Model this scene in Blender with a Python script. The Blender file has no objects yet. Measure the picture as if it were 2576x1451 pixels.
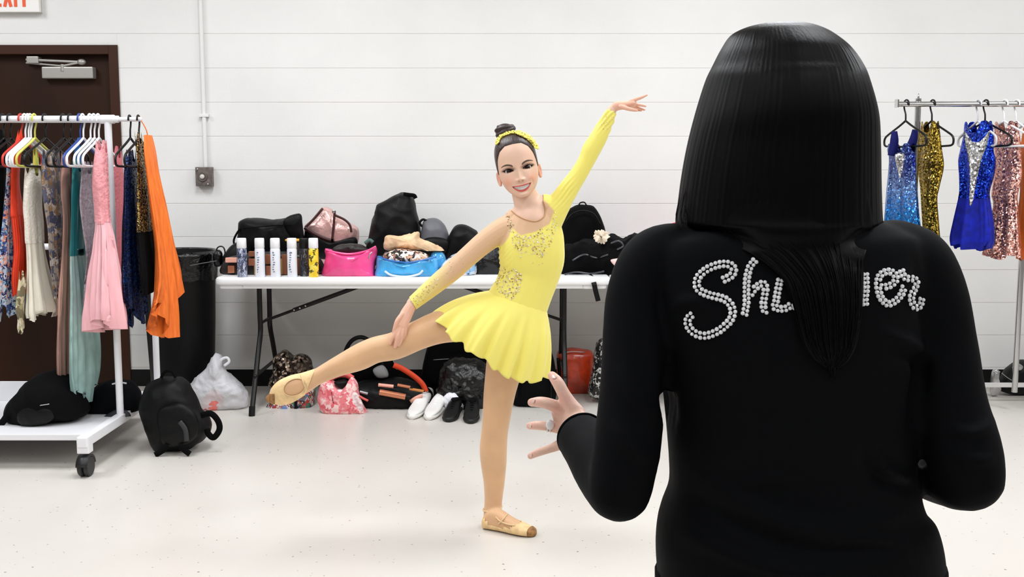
import bpy, bmesh, math, random
import numpy as np
from mathutils import Vector, Matrix
from mathutils.bvhtree import BVHTree

random.seed(7)
RNG = np.random.RandomState(7)
C = bpy.context.scene.collection
SC = bpy.context.scene

# ------------------------------------------------------------------ camera
F_PX, CX, CY = 2691.0, 1288.0, 725.5
TILT = math.radians(6.53)
CAM_H = 1.35
cam_data = bpy.data.cameras.new('camera')
cam_data.sensor_width = 36.0
cam_data.lens = F_PX * 36.0 / 2576.0
cam_data.clip_start = 0.05
cam = bpy.data.objects.new('camera', cam_data)
C.objects.link(cam)
cam.location = (0, 0, CAM_H)
cam.rotation_euler = (math.pi / 2 - TILT, 0, 0)
SC.camera = cam

# ------------------------------------------------------------------ light
world = bpy.data.worlds.new('world')
SC.world = world
world.use_nodes = True
world.node_tree.nodes['Background'].inputs[0].default_value = (0.97, 0.98, 1.0, 1)
world.node_tree.nodes['Background'].inputs[1].default_value = 0.12

CEIL_Z = 3.3
def troffer(x, y, power, sx=0.6, sy=1.2, tilt=0.0):
    l = bpy.data.lights.new('ceiling_troffer', 'AREA')
    l.shape = 'RECTANGLE'; l.size = sx; l.size_y = sy
    l.energy = power; l.color = (0.935, 0.96, 1.0)
    o = bpy.data.objects.new('ceiling_troffer', l)
    o.location = (x, y, CEIL_Z - 0.03)
    o.rotation_euler = (tilt, 0, 0)
    C.objects.link(o)
for x in (-3.6, -1.2, 1.2, 3.6):
    for y, e in ((-2.6, 4.0), (-0.2, 8.0), (2.2, 15.0), (4.5, 22.0)):
        troffer(x, y, e)

SC.view_settings.view_transform = 'Standard'
SC.view_settings.look = 'None'
SC.view_settings.gamma = 1.0
SC.view_settings.use_curve_mapping = False
SC.view_settings.exposure = 1.14
SC.cycles.use_adaptive_sampling = True; SC.cycles.adaptive_threshold = 0.04; SC.cycles.adaptive_min_samples = 16
SC.cycles.max_bounces = 5; SC.cycles.diffuse_bounces = 3; SC.cycles.glossy_bounces = 3; SC.cycles.transmission_bounces = 4; SC.cycles.transparent_max_bounces = 8
SC.cycles.caustics_reflective = False; SC.cycles.caustics_refractive = False

# ------------------------------------------------------------------ pixel <-> world
_F = np.array([0, math.cos(TILT), -math.sin(TILT)])
_U = np.array([0, math.sin(TILT), math.cos(TILT)])
_O = np.array([0, 0, CAM_H])
def P(px, py, Y):
    d = _F + np.array([1.0, 0, 0]) * ((px - CX) / F_PX) + _U * ((CY - py) / F_PX)
    return _O + d * (Y / d[1])
def px_of(p):
    r = np.asarray(p, float) - _O
    z = r @ _F
    return CX + F_PX * r[..., 0] / z, CY - F_PX * (r @ _U) / z
def S(Y, py=725.5):            # px per metre at depth Y
    d = P(CX, py, Y) - _O
    return F_PX / (d @ _F)
def floorY(py, z=0.0):         # depth of a point of height z seen at row py
    e = math.atan((py - CY) / F_PX) + TILT
    return (CAM_H - z) / math.tan(e)

# ------------------------------------------------------------------ materials
def lin(c):
    c = np.asarray(c, float) / 255.0
    return tuple(np.where(c <= 0.04045, c / 12.92, ((c + 0.055) / 1.055) ** 2.4)) + (1.0,)
MATS = {}
def _new(name):
    m = bpy.data.materials.new(name); m.use_nodes = True
    nt = m.node_tree
    return m, nt, nt.nodes['Principled BSDF']
def _obj_coords(nt, scale=(1, 1, 1)):
    tc = nt.nodes.new('ShaderNodeTexCoord'); mp = nt.nodes.new('ShaderNodeMapping')
    mp.inputs['Scale'].default_value = scale
    nt.links.new(tc.outputs['Object'], mp.inputs[0])
    return mp.outputs[0]
def _noise(nt, vec, scale, detail=4):
    n = nt.nodes.new('ShaderNodeTexNoise'); n.inputs['Scale'].default_value = scale
    n.inputs['Detail'].default_value = detail
    nt.links.new(vec, n.inputs['Vector']); return n
def _ramp(nt, fac, stops, interp='LINEAR'):
    r = nt.nodes.new('ShaderNodeValToRGB'); r.color_ramp.interpolation = interp
    el = r.color_ramp.elements
    while len(el) < len(stops): el.new(0.5)
    for e, (p, c) in zip(el, stops):
        e.position = p; e.color = lin(c) if len(c) == 3 else c
    nt.links.new(fac, r.inputs[0]); return r
def _bump(nt, bsdf, h, strength, dist=0.01):
    b = nt.nodes.new('ShaderNodeBump'); b.inputs['Strength'].default_value = strength
    b.inputs['Distance'].default_value = dist
    nt.links.new(h, b.inputs['Height']); nt.links.new(b.outputs[0], bsdf.inputs['Normal'])
def mat(name, col, rough=0.6, metal=0.0, spec=0.5, vary=0.0, vscale=8.0, bump=0.0, bscale=60.0, stretch=(1, 1, 1), sheen=0.0,
        coat=0.0, trans=0.0, sss=0.0, alpha=1.0):
    if name in MATS: return MATS[name]
    m, nt, b = _new(name)
    b.inputs['Base Color'].default_value = lin(col)
    b.inputs['Roughness'].default_value = rough
    b.inputs['Metallic'].default_value = metal
    b.inputs['Specular IOR Level'].default_value = spec
    b.inputs['Sheen Weight'].default_value = sheen
    b.inputs['Coat Weight'].default_value = coat
    b.inputs['Transmission Weight'].default_value = trans
    b.inputs['Alpha'].default_value = alpha
    if sss:
        b.inputs['Subsurface Weight'].default_value = sss
        b.inputs['Subsurface Radius'].default_value = (0.012, 0.005, 0.003)
        b.inputs['Subsurface Scale'].default_value = 0.5
    vec = _obj_coords(nt, stretch)
    if vary:
        n = _noise(nt, vec, vscale)
        c = np.asarray(col, float)
        lo = tuple(np.clip(c * (1 - vary), 0, 255)); hi = tuple(np.clip(c * (1 + vary) + 255 * vary * 0.04, 0, 255))
        r = _ramp(nt, n.outputs['Fac'], [(0.3, lo), (0.7, hi)])
        nt.links.new(r.outputs[0], b.inputs['Base Color'])
    if bump:
        n2 = _noise(nt, vec, bscale, 5)
        _bump(nt, b, n2.outputs['Fac'], bump)
    MATS[name] = m
    return m
def pattern(name, cols, scale=20, rough=0.6, metal=0.0, kind='voronoi', stretch=(1, 1, 1), bump=0.0, coat=0.0):
    if name in MATS: return MATS[name]
    m, nt, b = _new(name)
    vec = _obj_coords(nt, stretch)
    if kind == 'voronoi':
        nz = _noise(nt, vec, scale * 0.8, 2)
        mix = nt.nodes.new('ShaderNodeMixRGB'); mix.inputs[0].default_value = 0.08
        nt.links.new(vec, mix.inputs[1]); nt.links.new(nz.outputs['Color'], mix.inputs[2])
        v = nt.nodes.new('ShaderNodeTexVoronoi'); v.inputs['Scale'].default_value = scale
        nt.links.new(mix.outputs[0], v.inputs['Vector'])
        sp = nt.nodes.new('ShaderNodeSeparateColor'); nt.links.new(v.outputs['Color'], sp.inputs[0])
        fac = sp.outputs[0]; h = v.outputs['Distance']
        interp = 'CONSTANT'
    else:
        n = _noise(nt, vec, scale, 3); fac = n.outputs['Fac']; h = fac; interp = 'LINEAR'
    k = len(cols)
    if kind == 'voronoi': stops = [(i / k, c) for i, c in enumerate(cols)]
    else: stops = [(0.3 + 0.4 * i / max(k - 1, 1), c) for i, c in enumerate(cols)]
    r = _ramp(nt, fac, stops, interp)
    nt.links.new(r.outputs[0], b.inputs['Base Color'])
    b.inputs['Roughness'].default_value = rough; b.inputs['Metallic'].default_value = metal
    b.inputs['Coat Weight'].default_value = coat
    if bump: _bump(nt, b, h, bump)
    MATS[name] = m
    return m
def sequin(name, cols, scale=160, metal=0.9, rough=0.25, tilt=0.55, zgrad=None):
    """cells each tilted its own way: sequins. zgrad = [(z, colour)...] shifts the colour with height"""
    if name in MATS: return MATS[name]
    m, nt, b = _new(name)
    vec = _obj_coords(nt)
    v = nt.nodes.new('ShaderNodeTexVoronoi'); v.inputs['Scale'].default_value = scale
    nt.links.new(vec, v.inputs['Vector'])
    geo = nt.nodes.new('ShaderNodeNewGeometry')
    sub = nt.nodes.new('ShaderNodeVectorMath'); sub.operation = 'SUBTRACT'; sub.inputs[1].default_value = (0.5, 0.5, 0.5)
    nt.links.new(v.outputs['Color'], sub.inputs[0])
    sc = nt.nodes.new('ShaderNodeVectorMath'); sc.operation = 'SCALE'; sc.inputs['Scale'].default_value = tilt * 2
    nt.links.new(sub.outputs[0], sc.inputs[0])
    ad = nt.nodes.new('ShaderNodeVectorMath'); ad.operation = 'ADD'
    nt.links.new(geo.outputs['Normal'], ad.inputs[0]); nt.links.new(sc.outputs[0], ad.inputs[1])
    nm = nt.nodes.new('ShaderNodeVectorMath'); nm.operation = 'NORMALIZE'
    nt.links.new(ad.outputs[0], nm.inputs[0]); nt.links.new(nm.outputs[0], b.inputs['Normal'])
    sp = nt.nodes.new('ShaderNodeSeparateColor'); nt.links.new(v.outputs['Color'], sp.inputs[0])
    if zgrad:
        tc = nt.nodes.new('ShaderNodeTexCoord'); sx = nt.nodes.new('ShaderNodeSeparateXYZ')
        nt.links.new(tc.outputs['Object'], sx.inputs[0])
        z0, z1 = zgrad[0][0], zgrad[-1][0]
        mr = nt.nodes.new('ShaderNodeMapRange'); mr.inputs[1].default_value = z0; mr.inputs[2].default_value = z1
        nt.links.new(sx.outputs[2], mr.inputs[0])
        jit = nt.nodes.new('ShaderNodeMath'); jit.operation = 'MULTIPLY_ADD'; jit.inputs[1].default_value = 0.3; jit.inputs[2].default_value = -0.15
        nt.links.new(sp.outputs[1], jit.inputs[0])
        aj = nt.nodes.new('ShaderNodeMath'); aj.operation = 'ADD'
        nt.links.new(mr.outputs[0], aj.inputs[0]); nt.links.new(jit.outputs[0], aj.inputs[1])
        r = _ramp(nt, aj.outputs[0], [((z - z0) / (z1 - z0), c) for z, c in zgrad])
    else:
        r = _ramp(nt, sp.outputs[0], [(i / max(len(cols) - 1, 1), c) for i, c in enumerate(cols)])
    nt.links.new(r.outputs[0], b.inputs['Base Color'])
    b.inputs['Metallic'].default_value = metal; b.inputs['Roughness'].default_value = rough
    MATS[name] = m
    return m
def mat_attr(name, rough=0.5, sss=0.0, bump=0.0, bscale=80, spec=0.4, sheen=0.0):
    if name in MATS: return MATS[name]
    m, nt, b = _new(name)
    a = nt.nodes.new('ShaderNodeAttribute'); a.attribute_name = 'Col'
    nt.links.new(a.outputs['Color'], b.inputs['Base Color'])
    b.inputs['Roughness'].default_value = rough; b.inputs['Specular IOR Level'].default_value = spec
    b.inputs['Sheen Weight'].default_value = sheen
    if sss:
        b.inputs['Subsurface Weight'].default_value = sss
        b.inputs['Subsurface Radius'].default_value = (0.012, 0.005, 0.003)
        b.inputs['Subsurface Scale'].default_value = 0.4
    if bump:
        n = _noise(nt, _obj_coords(nt), bscale, 4); _bump(nt, b, n.outputs['Fac'], bump)
    MATS[name] = m
    return m

# ------------------------------------------------------------------ mesh helpers
class MB:
    def __init__(s): s.v = []; s.f = []; s.m = []; s.n = 0
    def add(s, vf, mi=0):
        v, f = vf
        s.v.append(np.asarray(v, float).reshape(-1, 3))
        s.f += [tuple(int(i) + s.n for i in q) for q in f]
        s.m += [mi] * len(f)
        s.n += len(s.v[-1]); return s
    def verts(s): return np.concatenate(s.v) if s.v else np.zeros((0, 3))
    def mesh(s, name):
        me = bpy.data.meshes.new(name)
        me.from_pydata(s.verts().tolist(), [], s.f); me.update()
        return me
    def build(s, name, mats, parent=None, smooth=True, angle=None):
        me = s.mesh(name)
        return link_mesh(name, me, mats, parent, smooth, s.m, angle)
def link_mesh(name, me, mats, parent=None, smooth=True, mi=None, angle=None):
    if not isinstance(mats, (list, tuple)): mats = [mats]
    for m in mats: me.materials.append(m)
    if mi is not None and len(mats) > 1: me.polygons.foreach_set('material_index', mi)
    me.polygons.foreach_set('use_smooth', [smooth] * len(me.polygons))
    if smooth and angle:
        try: me.set_sharp_from_angle(angle=math.radians(angle))
        except Exception: pass
    me.update()
    o = bpy.data.objects.new(name, me); C.objects.link(o)
    if parent is not None: put(o, parent)
    return o
def put(o, parent):
    """parent keeping the world place; vertices are written in world space"""
    o.parent = parent
    o.matrix_parent_inverse = parent_world(parent).inverted()
def parent_world(p):
    m = Matrix.Translation(p.location) @ p.rotation_euler.to_matrix().to_4x4()
    return (parent_world(p.parent) @ p.matrix_parent_inverse @ m) if p.parent else m
def tag(o, label, cat, group=None, kind=None):
    o['label'] = label; o['category'] = cat
    if group: o['group'] = group
    if kind: o['kind'] = kind
    return o
def thing(name, label, cat, loc=(0, 0, 0), group=None):
    o = bpy.data.objects.new(name, None); C.objects.link(o)
    o.empty_display_size = 0.05
    o.location = tuple(float(x) for x in loc)
    return tag(o, label, cat, group)
def struct(o, label=None):
    o['kind'] = 'structure'
    if label: o['label'] = label
    return o

def box(x0, x1, y0, y1, z0, z1, bev=0.0):
    if bev <= 0:
        v = [(x, y, z) for z in (z0, z1) for y in (y0, y1) for x in (x0, x1)]
        f = [(0, 2, 3, 1), (4, 5, 7, 6), (0, 1, 5, 4), (2, 6, 7, 3), (0, 4, 6, 2), (1, 3, 7, 5)]
        return v, f
    bm = bmesh.new(); bmesh.ops.create_cube(bm, size=1)
    for v in bm.verts:
        v.co = Vector(((x0 + x1) / 2 + v.co.x * (x1 - x0), (y0 + y1) / 2 + v.co.y * (y1 - y0), (z0 + z1) / 2 + v.co.z * (z1 - z0)))
    bmesh.ops.bevel(bm, geom=bm.edges[:], offset=bev, segments=2, profile=0.7, affect='EDGES')
    bm.verts.index_update()
    r = [tuple(v.co) for v in bm.verts], [tuple(v.index for v in f.verts) for f in bm.faces]
    bm.free(); return r
def xf(vf, M):
    v = np.asarray(vf[0], float); M = np.array(M)
    return v @ M[:3, :3].T + M[:3, 3], vf[1]
def cr(pts, k=6, closed=False):
    """Catmull-Rom resampling of rows of any width"""
    p = np.asarray(pts, float); n = len(p)
    if n < 3 and not closed:
        t = np.linspace(0, 1, k + 1)[:, None]; return p[0] * (1 - t) + p[1] * t
    out = []
    rng = range(n) if closed else range(n - 1)
    for i in rng:
        if closed: a, b, c, d = p[(i - 1) % n], p[i], p[(i + 1) % n], p[(i + 2) % n]
        else:
            b, c = p[i], p[i + 1]
            a = p[i - 1] if i > 0 else 2 * b - c
            d = p[i + 2] if i + 2 < n else 2 * c - b
        for j in range(k):
            t = j / k
            out.append(0.5 * ((2 * b) + (c - a) * t + (2 * a - 5 * b + 4 * c - d) * t * t + (3 * b - a - 3 * c + d) * t ** 3))
    if not closed: out.append(p[-1])
    return np.array(out)
def rings(R, caps=True, closed=False):
    """R: (k, n, 3) stacked rings -> verts, faces"""
    R = np.asarray(R, float); k, n, _ = R.shape
    v = R.reshape(-1, 3); f = []
    kk = k if closed else k - 1
    for i in range(kk):
        a = i * n; b = ((i + 1) % k) * n
        for j in range(n):
            j2 = (j + 1) % n
            f.append((a + j, a + j2, b + j2, b + j))
    if caps and not closed:
        v = np.concatenate([v, R[0].mean(0)[None], R[-1].mean(0)[None]])
        c0, c1 = k * n, k * n + 1
        for j in range(n):
            j2 = (j + 1) % n
            f.append((c0, j2, j)); f.append((c1, (k - 1) * n + j, (k - 1) * n + j2))
    return v, f
def nrm(a): return a / (np.linalg.norm(a, axis=-1, keepdims=True) + 1e-12)
def sweep(path, ra, rb=None, n=16, ref=(0, 1, 0), caps=True, power=2.0, round_ends=False):
    """elliptical tube; ra lies across in the plane normal to ref, rb along ref"""
    path = np.asarray(path, float); k = len(path)
    ra = np.broadcast_to(np.asarray(ra, float), (k,)).copy(); rb = ra.copy() if rb is None else np.broadcast_to(np.asarray(rb, float), (k,)).copy()
    T = nrm(np.gradient(path, axis=0)); ref = np.asarray(ref, float)
    if round_ends:
        def endcap(i0, sgn):
            c, t, a, b = path[i0], T[i0] * sgn, ra[i0], rb[i0]
            r = min(a, b)
            return [(c + t * r * math.sin(q), a * math.cos(q), b * math.cos(q), T[i0]) for q in (0.5, 0.95, 1.3, 1.5)]
        e0 = endcap(0, -1)[::-1]; e1 = endcap(k - 1, 1)
        path = np.concatenate([[e[0] for e in e0], path, [e[0] for e in e1]])
        ra = np.concatenate([[e[1] for e in e0], ra, [e[1] for e in e1]]); rb = np.concatenate([[e[2] for e in e0], rb, [e[2] for e in e1]])
        T = np.concatenate([[e[3] for e in e0], T, [e[3] for e in e1]])
    L = nrm(np.cross(np.broadcast_to(ref, T.shape), T)); D = np.cross(T, L)
    th = np.linspace(0, 2 * np.pi, n, endpoint=False)
    c, s = np.cos(th), np.sin(th)
    if power != 2.0:
        c = np.sign(c) * np.abs(c) ** (2 / power); s = np.sign(s) * np.abs(s) ** (2 / power)
    R = path[:, None] + ra[:, None, None] * c[None, :, None] * L[:, None] + rb[:, None, None] * s[None, :, None] * D[:, None]
    return rings(R, caps)
def tube(pts, r, n=8, k=6, ref=None, smooth=True, caps=True):
    p = cr(pts, k) if smooth else np.asarray(pts, float)
    if not smooth and not np.ndim(r):      # keep the shading of straight bars off their end caps
        d0, d1 = nrm(p[1] - p[0]) * 4e-4, nrm(p[-1] - p[-2]) * 4e-4
        p = np.concatenate([p[:1], p[:1] + d0, p[1:-1], p[-1:] - d1, p[-1:]])
    if np.ndim(r):
        rr = np.interp(np.linspace(0, 1, len(p)), np.linspace(0, 1, len(r)), r)
    else: rr = np.full(len(p), float(r))
    # rotation-minimising frames
    T = nrm(np.gradient(p, axis=0))
    a = np.array([0, 0, 1.0]) if abs(T[0][2]) < 0.9 else np.array([1.0, 0, 0])
    if ref is not None: a = np.asarray(ref, float)
    L = nrm(np.cross(a, T[0])); Ls = []
    for t in T:
        L = nrm(L - t * (L @ t)); Ls.append(L)
    Ls = np.array(Ls); D = np.cross(T, Ls)
    th = np.linspace(0, 2 * np.pi, n, endpoint=False)
    R = p[:, None] + rr[:, None, None] * (np.cos(th)[None, :, None] * Ls[:, None] + np.sin(th)[None, :, None] * D[:, None])
    return rings(R, caps)
def strip(pts, w, th=0.002, normal=(0, -1, 0), k=6, smooth=True):
    """flat band of width w and thickness th along pts; normal = facing of its flat side"""
    p = cr(pts, k) if smooth else np.asarray(pts, float)
    T = nrm(np.gradient(p, axis=0)); N = np.broadcast_to(np.asarray(normal, float), T.shape)
    W = nrm(np.cross(T, N)); N = np.cross(W, T)
    if np.ndim(w): w = np.interp(np.linspace(0, 1, len(p)), np.linspace(0, 1, len(w)), w)
    else: w = np.full(len(p), float(w))
    hw = (w / 2)[:, None]
    R = np.stack([p + W * hw + N * th / 2, p - W * hw + N * th / 2, p - W * hw - N * th / 2, p + W * hw - N * th / 2], 1)
    return rings(R)
def lathe(prof, center=(0, 0, 0), n=24, caps=True):
    th = np.linspace(0, 2 * np.pi, n, endpoint=False)
    R = np.array([[(r * math.cos(t), r * math.sin(t), z) for t in th] for r, z in prof]) + np.asarray(center, float)
    return rings(R, caps)
def ball(c, r, n=16, m=10):
    r = np.broadcast_to(np.asarray(r, float), (3,))
    R = []
    for i in range(m + 1):
        ph = -math.pi / 2 + 0.04 + (math.pi - 0.08) * i / m
        R.append([(c[0] + r[0] * math.cos(ph) * math.cos(t), c[1] + r[1] * math.cos(ph) * math.sin(t), c[2] + r[2] * math.sin(ph))
                  for t in np.linspace(0, 2 * np.pi, n, endpoint=False)])
    return rings(np.array(R))
class Wob:
    """smooth pseudo-random field made of a few plane waves"""
    def __init__(s, seed, freq, k=10):
        r = np.random.RandomState(seed)
        d = nrm(r.normal(size=(k, 3))); s.w = d * (freq * r.uniform(0.6, 1.7, (k, 1))); s.p = r.uniform(0, 6.28, k)
    def __call__(s, p): return np.sin(np.asarray(p) @ s.w.T + s.p).mean(-1) * 1.6
def vnormals(v, f):
    n = np.zeros_like(v)
    tri = np.array([(q[0], q[i], q[i + 1]) for q in f for i in range(1, len(q) - 1)])
    fn = np.cross(v[tri[:, 1]] - v[tri[:, 0]], v[tri[:, 2]] - v[tri[:, 0]])
    for i in range(3): np.add.at(n, tri[:, i], fn)
    return nrm(n)
def wrinkle(vf, amp, freq, seed=1, ridged=False):
    v = np.asarray(vf[0], float); n = vnormals(v, vf[1])
    w = Wob(seed, freq)(v)
    if ridged: w = 1 - 2 * np.abs(w)
    return v + n * (w * amp)[:, None], vf[1]
def remesh(mb, voxel, smooth=4, name='tmp'):
    """union of overlapping closed shapes -> one continuous surface"""
    me = mb.mesh(name); o = bpy.data.objects.new(name, me); C.objects.link(o)
    m = o.modifiers.new('r', 'REMESH'); m.mode = 'VOXEL'; m.voxel_size = voxel
    if smooth:
        s = o.modifiers.new('s', 'SMOOTH'); s.iterations = smooth; s.factor = 0.5
    dg = bpy.context.evaluated_depsgraph_get(); dg.update()
    me2 = bpy.data.meshes.new_from_object(o.evaluated_get(dg))
    bpy.data.objects.remove(o); bpy.data.meshes.remove(me)
    v = np.empty(len(me2.vertices) * 3); me2.vertices.foreach_get('co', v)
    f = [tuple(p.vertices) for p in me2.polygons]
    bpy.data.meshes.remove(me2)
    return v.reshape(-1, 3), f
def set_col(o, cols):
    """per-vertex linear colours (n,3)"""
    a = o.data.color_attributes.new('Col', 'FLOAT_COLOR', 'POINT')
    c = np.ones((len(o.data.vertices), 4)); c[:, :3] = cols
    a.data.foreach_set('color', c.ravel())
def smooth_cols(f, c, it=2):
    """soften a painted border over the neighbouring vertices"""
    q = np.array([(a[i], a[(i + 1) % len(a)]) for a in f for i in range(len(a))]); c = np.array(c)
    for _ in range(it):
        s = c.copy(); w = np.ones(len(c))
        np.add.at(s, q[:, 0], c[q[:, 1]]); np.add.at(w, q[:, 0], 1); c = s / w[:, None]
    return c
def lc(c): return np.array(lin(c)[:3])
def keep_faces(vf, mask):
    """keep faces whose vertices all satisfy mask"""
    v, f = np.asarray(vf[0]), vf[1]
    f2 = [q for q in f if all(mask[i] for i in q)]
    used = np.zeros(len(v), bool)
    for q in f2:
        for i in q: used[i] = True
    idx = np.cumsum(used) - 1
    return v[used], [tuple(int(idx[i]) for i in q) for q in f2]
def puff(outline, Y, T, zmin=None, k=6, nr=12, wr=0.0, wf=30, seed=1, back=0.5, p=2.2, cpx=None, lean=0.0):
    """a soft filled body: outline in pixels at depth Y, thickness T (front share 1-back)"""
    o = np.array([P(x, y, Y) for x, y in outline])
    o = cr(o, k, closed=True)
    c = o.mean(0) if cpx is None else P(cpx[0], cpx[1], Y)
    s = np.linspace(0, 1, nr + 1)[1:]
    R = []
    for side in (1, -1):
        ss = s if side > 0 else s[::-1][1:]
        for q in ss:
            h = (1 - q ** p) ** (1 / p)
            ring = c + (o - c) * q
            ring[:, 1] = Y - T * (1 - back) * h if side > 0 else Y + T * back * h
            R.append(ring)
    v, f = rings(np.array(R), caps=True)
    if wr:
        v, f = wrinkle((v, f), wr, wf, seed)
        v, f = wrinkle((v, f), wr * 0.55, wf * 2.3, seed + 50, ridged=True)
    v = v.copy()
    if lean: v[:, 1] += (v[:, 2] - v[:, 2].min()) * lean
    if zmin is not None: v[:, 2] = np.maximum(v[:, 2], zmin)
    return v, f
# ================================================================== the room
WALL_Y = 6.5
RX0, RX1, RY0 = -5.2, 5.2, -4.2
def floor_mat():
    m, nt, b = _new('speckled_vinyl_floor')
    vec = _obj_coords(nt)
    v = nt.nodes.new('ShaderNodeTexVoronoi'); v.inputs['Scale'].default_value = 42; v.inputs['Randomness'].default_value = 1
    nt.links.new(vec, v.inputs['Vector'])
    sp = nt.nodes.new('ShaderNodeSeparateColor'); nt.links.new(v.outputs['Color'], sp.inputs[0])
    # speck only where the cell's random value is high, sized by a second random value
    thr = nt.nodes.new('ShaderNodeMath'); thr.operation = 'MULTIPLY_ADD'; thr.inputs[1].default_value = 0.16; thr.inputs[2].default_value = 0.03
    nt.links.new(sp.outputs[1], thr.inputs[0])
    lt = nt.nodes.new('ShaderNodeMath'); lt.operation = 'LESS_THAN'
    nt.links.new(v.outputs['Distance'], lt.inputs[0]); nt.links.new(thr.outputs[0], lt.inputs[1])
    gt = nt.nodes.new('ShaderNodeMath'); gt.operation = 'GREATER_THAN'; gt.inputs[1].default_value = 0.72
    nt.links.new(sp.outputs[0], gt.inputs[0])
    mu = nt.nodes.new('ShaderNodeMath'); mu.operation = 'MULTIPLY'
    nt.links.new(lt.outputs[0], mu.inputs[0]); nt.links.new(gt.outputs[0], mu.inputs[1])
    n = _noise(nt, vec, 1.3, 5)
    base = _ramp(nt, n.outputs['Fac'], [(0.3, (212, 206, 198)), (0.7, (219, 214, 206))])
    spk = _ramp(nt, sp.outputs[2], [(0.0, (160, 148, 132)), (0.6, (196, 184, 168)), (1.0, (128, 118, 106))])
    mx = nt.nodes.new('ShaderNodeMixRGB')
    nt.links.new(mu.outputs[0], mx.inputs[0]); nt.links.new(base.outputs[0], mx.inputs[1]); nt.links.new(spk.outputs[0], mx.inputs[2])
    nt.links.new(mx.outputs[0], b.inputs['Base Color'])
    n2 = _noise(nt, vec, 3.0, 3)
    rr = nt.nodes.new('ShaderNodeMapRange'); rr.inputs[3].default_value = 0.24; rr.inputs[4].default_value = 0.36
    nt.links.new(n2.outputs['Fac'], rr.inputs[0]); nt.links.new(rr.outputs[0], b.inputs['Roughness'])
    b.inputs['Specular IOR Level'].default_value = 0.45
    n3 = _noise(nt, vec, 9, 2); _bump(nt, b, n3.outputs['Fac'], 0.05, 0.004)
    return m
o = MB().add(box(RX0, RX1, RY0, WALL_Y + 0.2, -0.1, 0)).build('floor', floor_mat(), smooth=False)
struct(o, 'glossy cream vinyl floor with fine grey speckles')
m_wall = mat('painted_block', (234, 233, 230), 0.55, vary=0.012, vscale=2.5, bump=0.06, bscale=90, spec=0.35)
m_mortar = mat('painted_mortar', (226, 223, 218), 0.7, bump=0.1, bscale=120)
o = MB().add(box(RX0, RX1, RY0, WALL_Y + 0.2, CEIL_Z, CEIL_Z + 0.1)).build('ceiling', mat('ceiling_white', (190, 187, 180), 0.9), smooth=False)
struct(o)
for nm, b_ in (('wall_left', box(RX0 - 0.1, RX0, RY0, WALL_Y + 0.2, 0, CEIL_Z)), ('wall_right', box(RX1, RX1 + 0.1, RY0, WALL_Y + 0.2, 0, CEIL_Z)),
               ('wall_rear', box(RX0, RX1, RY0 - 0.1, RY0, 0, CEIL_Z))):
    struct(MB().add(b_).build(nm, mat('side_wall_paint', (150, 148, 145), 0.7), smooth=False))

# door opening
DR = float(P(303, 320, WALL_Y)[0]); DW = 1.03; DL = DR - DW
DT = float(P(150, 115, WALL_Y)[2])
wall = MB()
wall.add(box(DR, RX1, WALL_Y + 0.0025, WALL_Y + 0.2, 0, CEIL_Z))
wall.add(box(RX0, DL, WALL_Y + 0.0025, WALL_Y + 0.2, 0, CEIL_Z))
wall.add(box(DL, DR, WALL_Y + 0.0025, WALL_Y + 0.2, DT, CEIL_Z))
wall = wall.build('wall_back', m_mortar, smooth=False)
struct(wall, 'off-white painted concrete block wall with thin level joints')
J0, JH = 0.317, 0.2017
zs = [0.0] + [J0 + JH * k for k in range(-1, 15)]
zs = [z for z in zs if z < CEIL_Z] + [CEIL_Z]
g = 0.0017
for a, b_ in zip(zs[:-1], zs[1:]):
    segs = [(RX0, RX1)]
    if a < DT - 0.001:
        segs = [(RX0, DL), (DR, RX1)]
    for x0, x1 in segs:
        zt = b_ - g
        mb = MB().add(box(x0, x1, WALL_Y, WALL_Y + 0.03, a + g, zt, 0.002))
        if a < DT < b_:   # the course the door head cuts into
            mb = MB().add(box(x0, x1, WALL_Y, WALL_Y + 0.03, a + g, zt, 0.002))
        mb.build('block_course', m_wall, wall, smooth=False)
    if a < DT < b_:
        MB().add(box(DL, DR, WALL_Y, WALL_Y + 0.03, DT + 0.001, b_ - g, 0.002)).build('block_course', m_wall, wall, smooth=False)
m_base = mat('black_vinyl', (8, 8, 8), 0.5, spec=0.25)
bb = MB().add(box(DR + 0.0, RX1, WALL_Y - 0.006, WALL_Y + 0.001, 0, 0.104, 0.002)).build('baseboard_back', m_base, smooth=False)
struct(bb, 'black vinyl baseboard along the block wall')

# door with frame
m_frame = mat('brown_frame_paint', (58, 31, 17), 0.45, spec=0.25, vary=0.06, vscale=3)
m_door = mat('dark_brown_door', (40, 19, 7), 0.5, spec=0.2, vary=0.28, vscale=1.6, stretch=(1, 1, 0.5))
m_alu = mat('brushed_aluminium', (176, 172, 166), 0.4, metal=0.55)
m_chrome = mat('chrome', (205, 205, 205), 0.18, metal=1.0)
m_white_metal = mat('white_enamel', (238, 238, 240), 0.3)
m_black_pl = mat('black_plastic', (8, 8, 9), 0.45, spec=0.3)
door = MB().add(box(DL + 0.05, DR - 0.05, WALL_Y + 0.05, WALL_Y + 0.095, 0.008, DT - 0.05, 0.002)).build('door_1', m_door, smooth=False)
struct(door, 'dark brown door behind the white garment rack')
fr = MB()
fr.add(box(DR - 0.05, DR + 0.004, WALL_Y - 0.012, WALL_Y + 0.16, 0, DT + 0.004, 0.003))
fr.build('door_frame', m_frame, door, smooth=False)
MB().add(box(DL - 0.004, DL + 0.05, WALL_Y - 0.012, WALL_Y + 0.16, 0, DT + 0.004, 0.003)).build('door_frame', m_frame, door, smooth=False)
MB().add(box(DL + 0.05, DR - 0.05, WALL_Y - 0.012, WALL_Y + 0.16, DT - 0.05, DT + 0.004, 0.003)).build('door_frame', m_frame, door, smooth=False)
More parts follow.
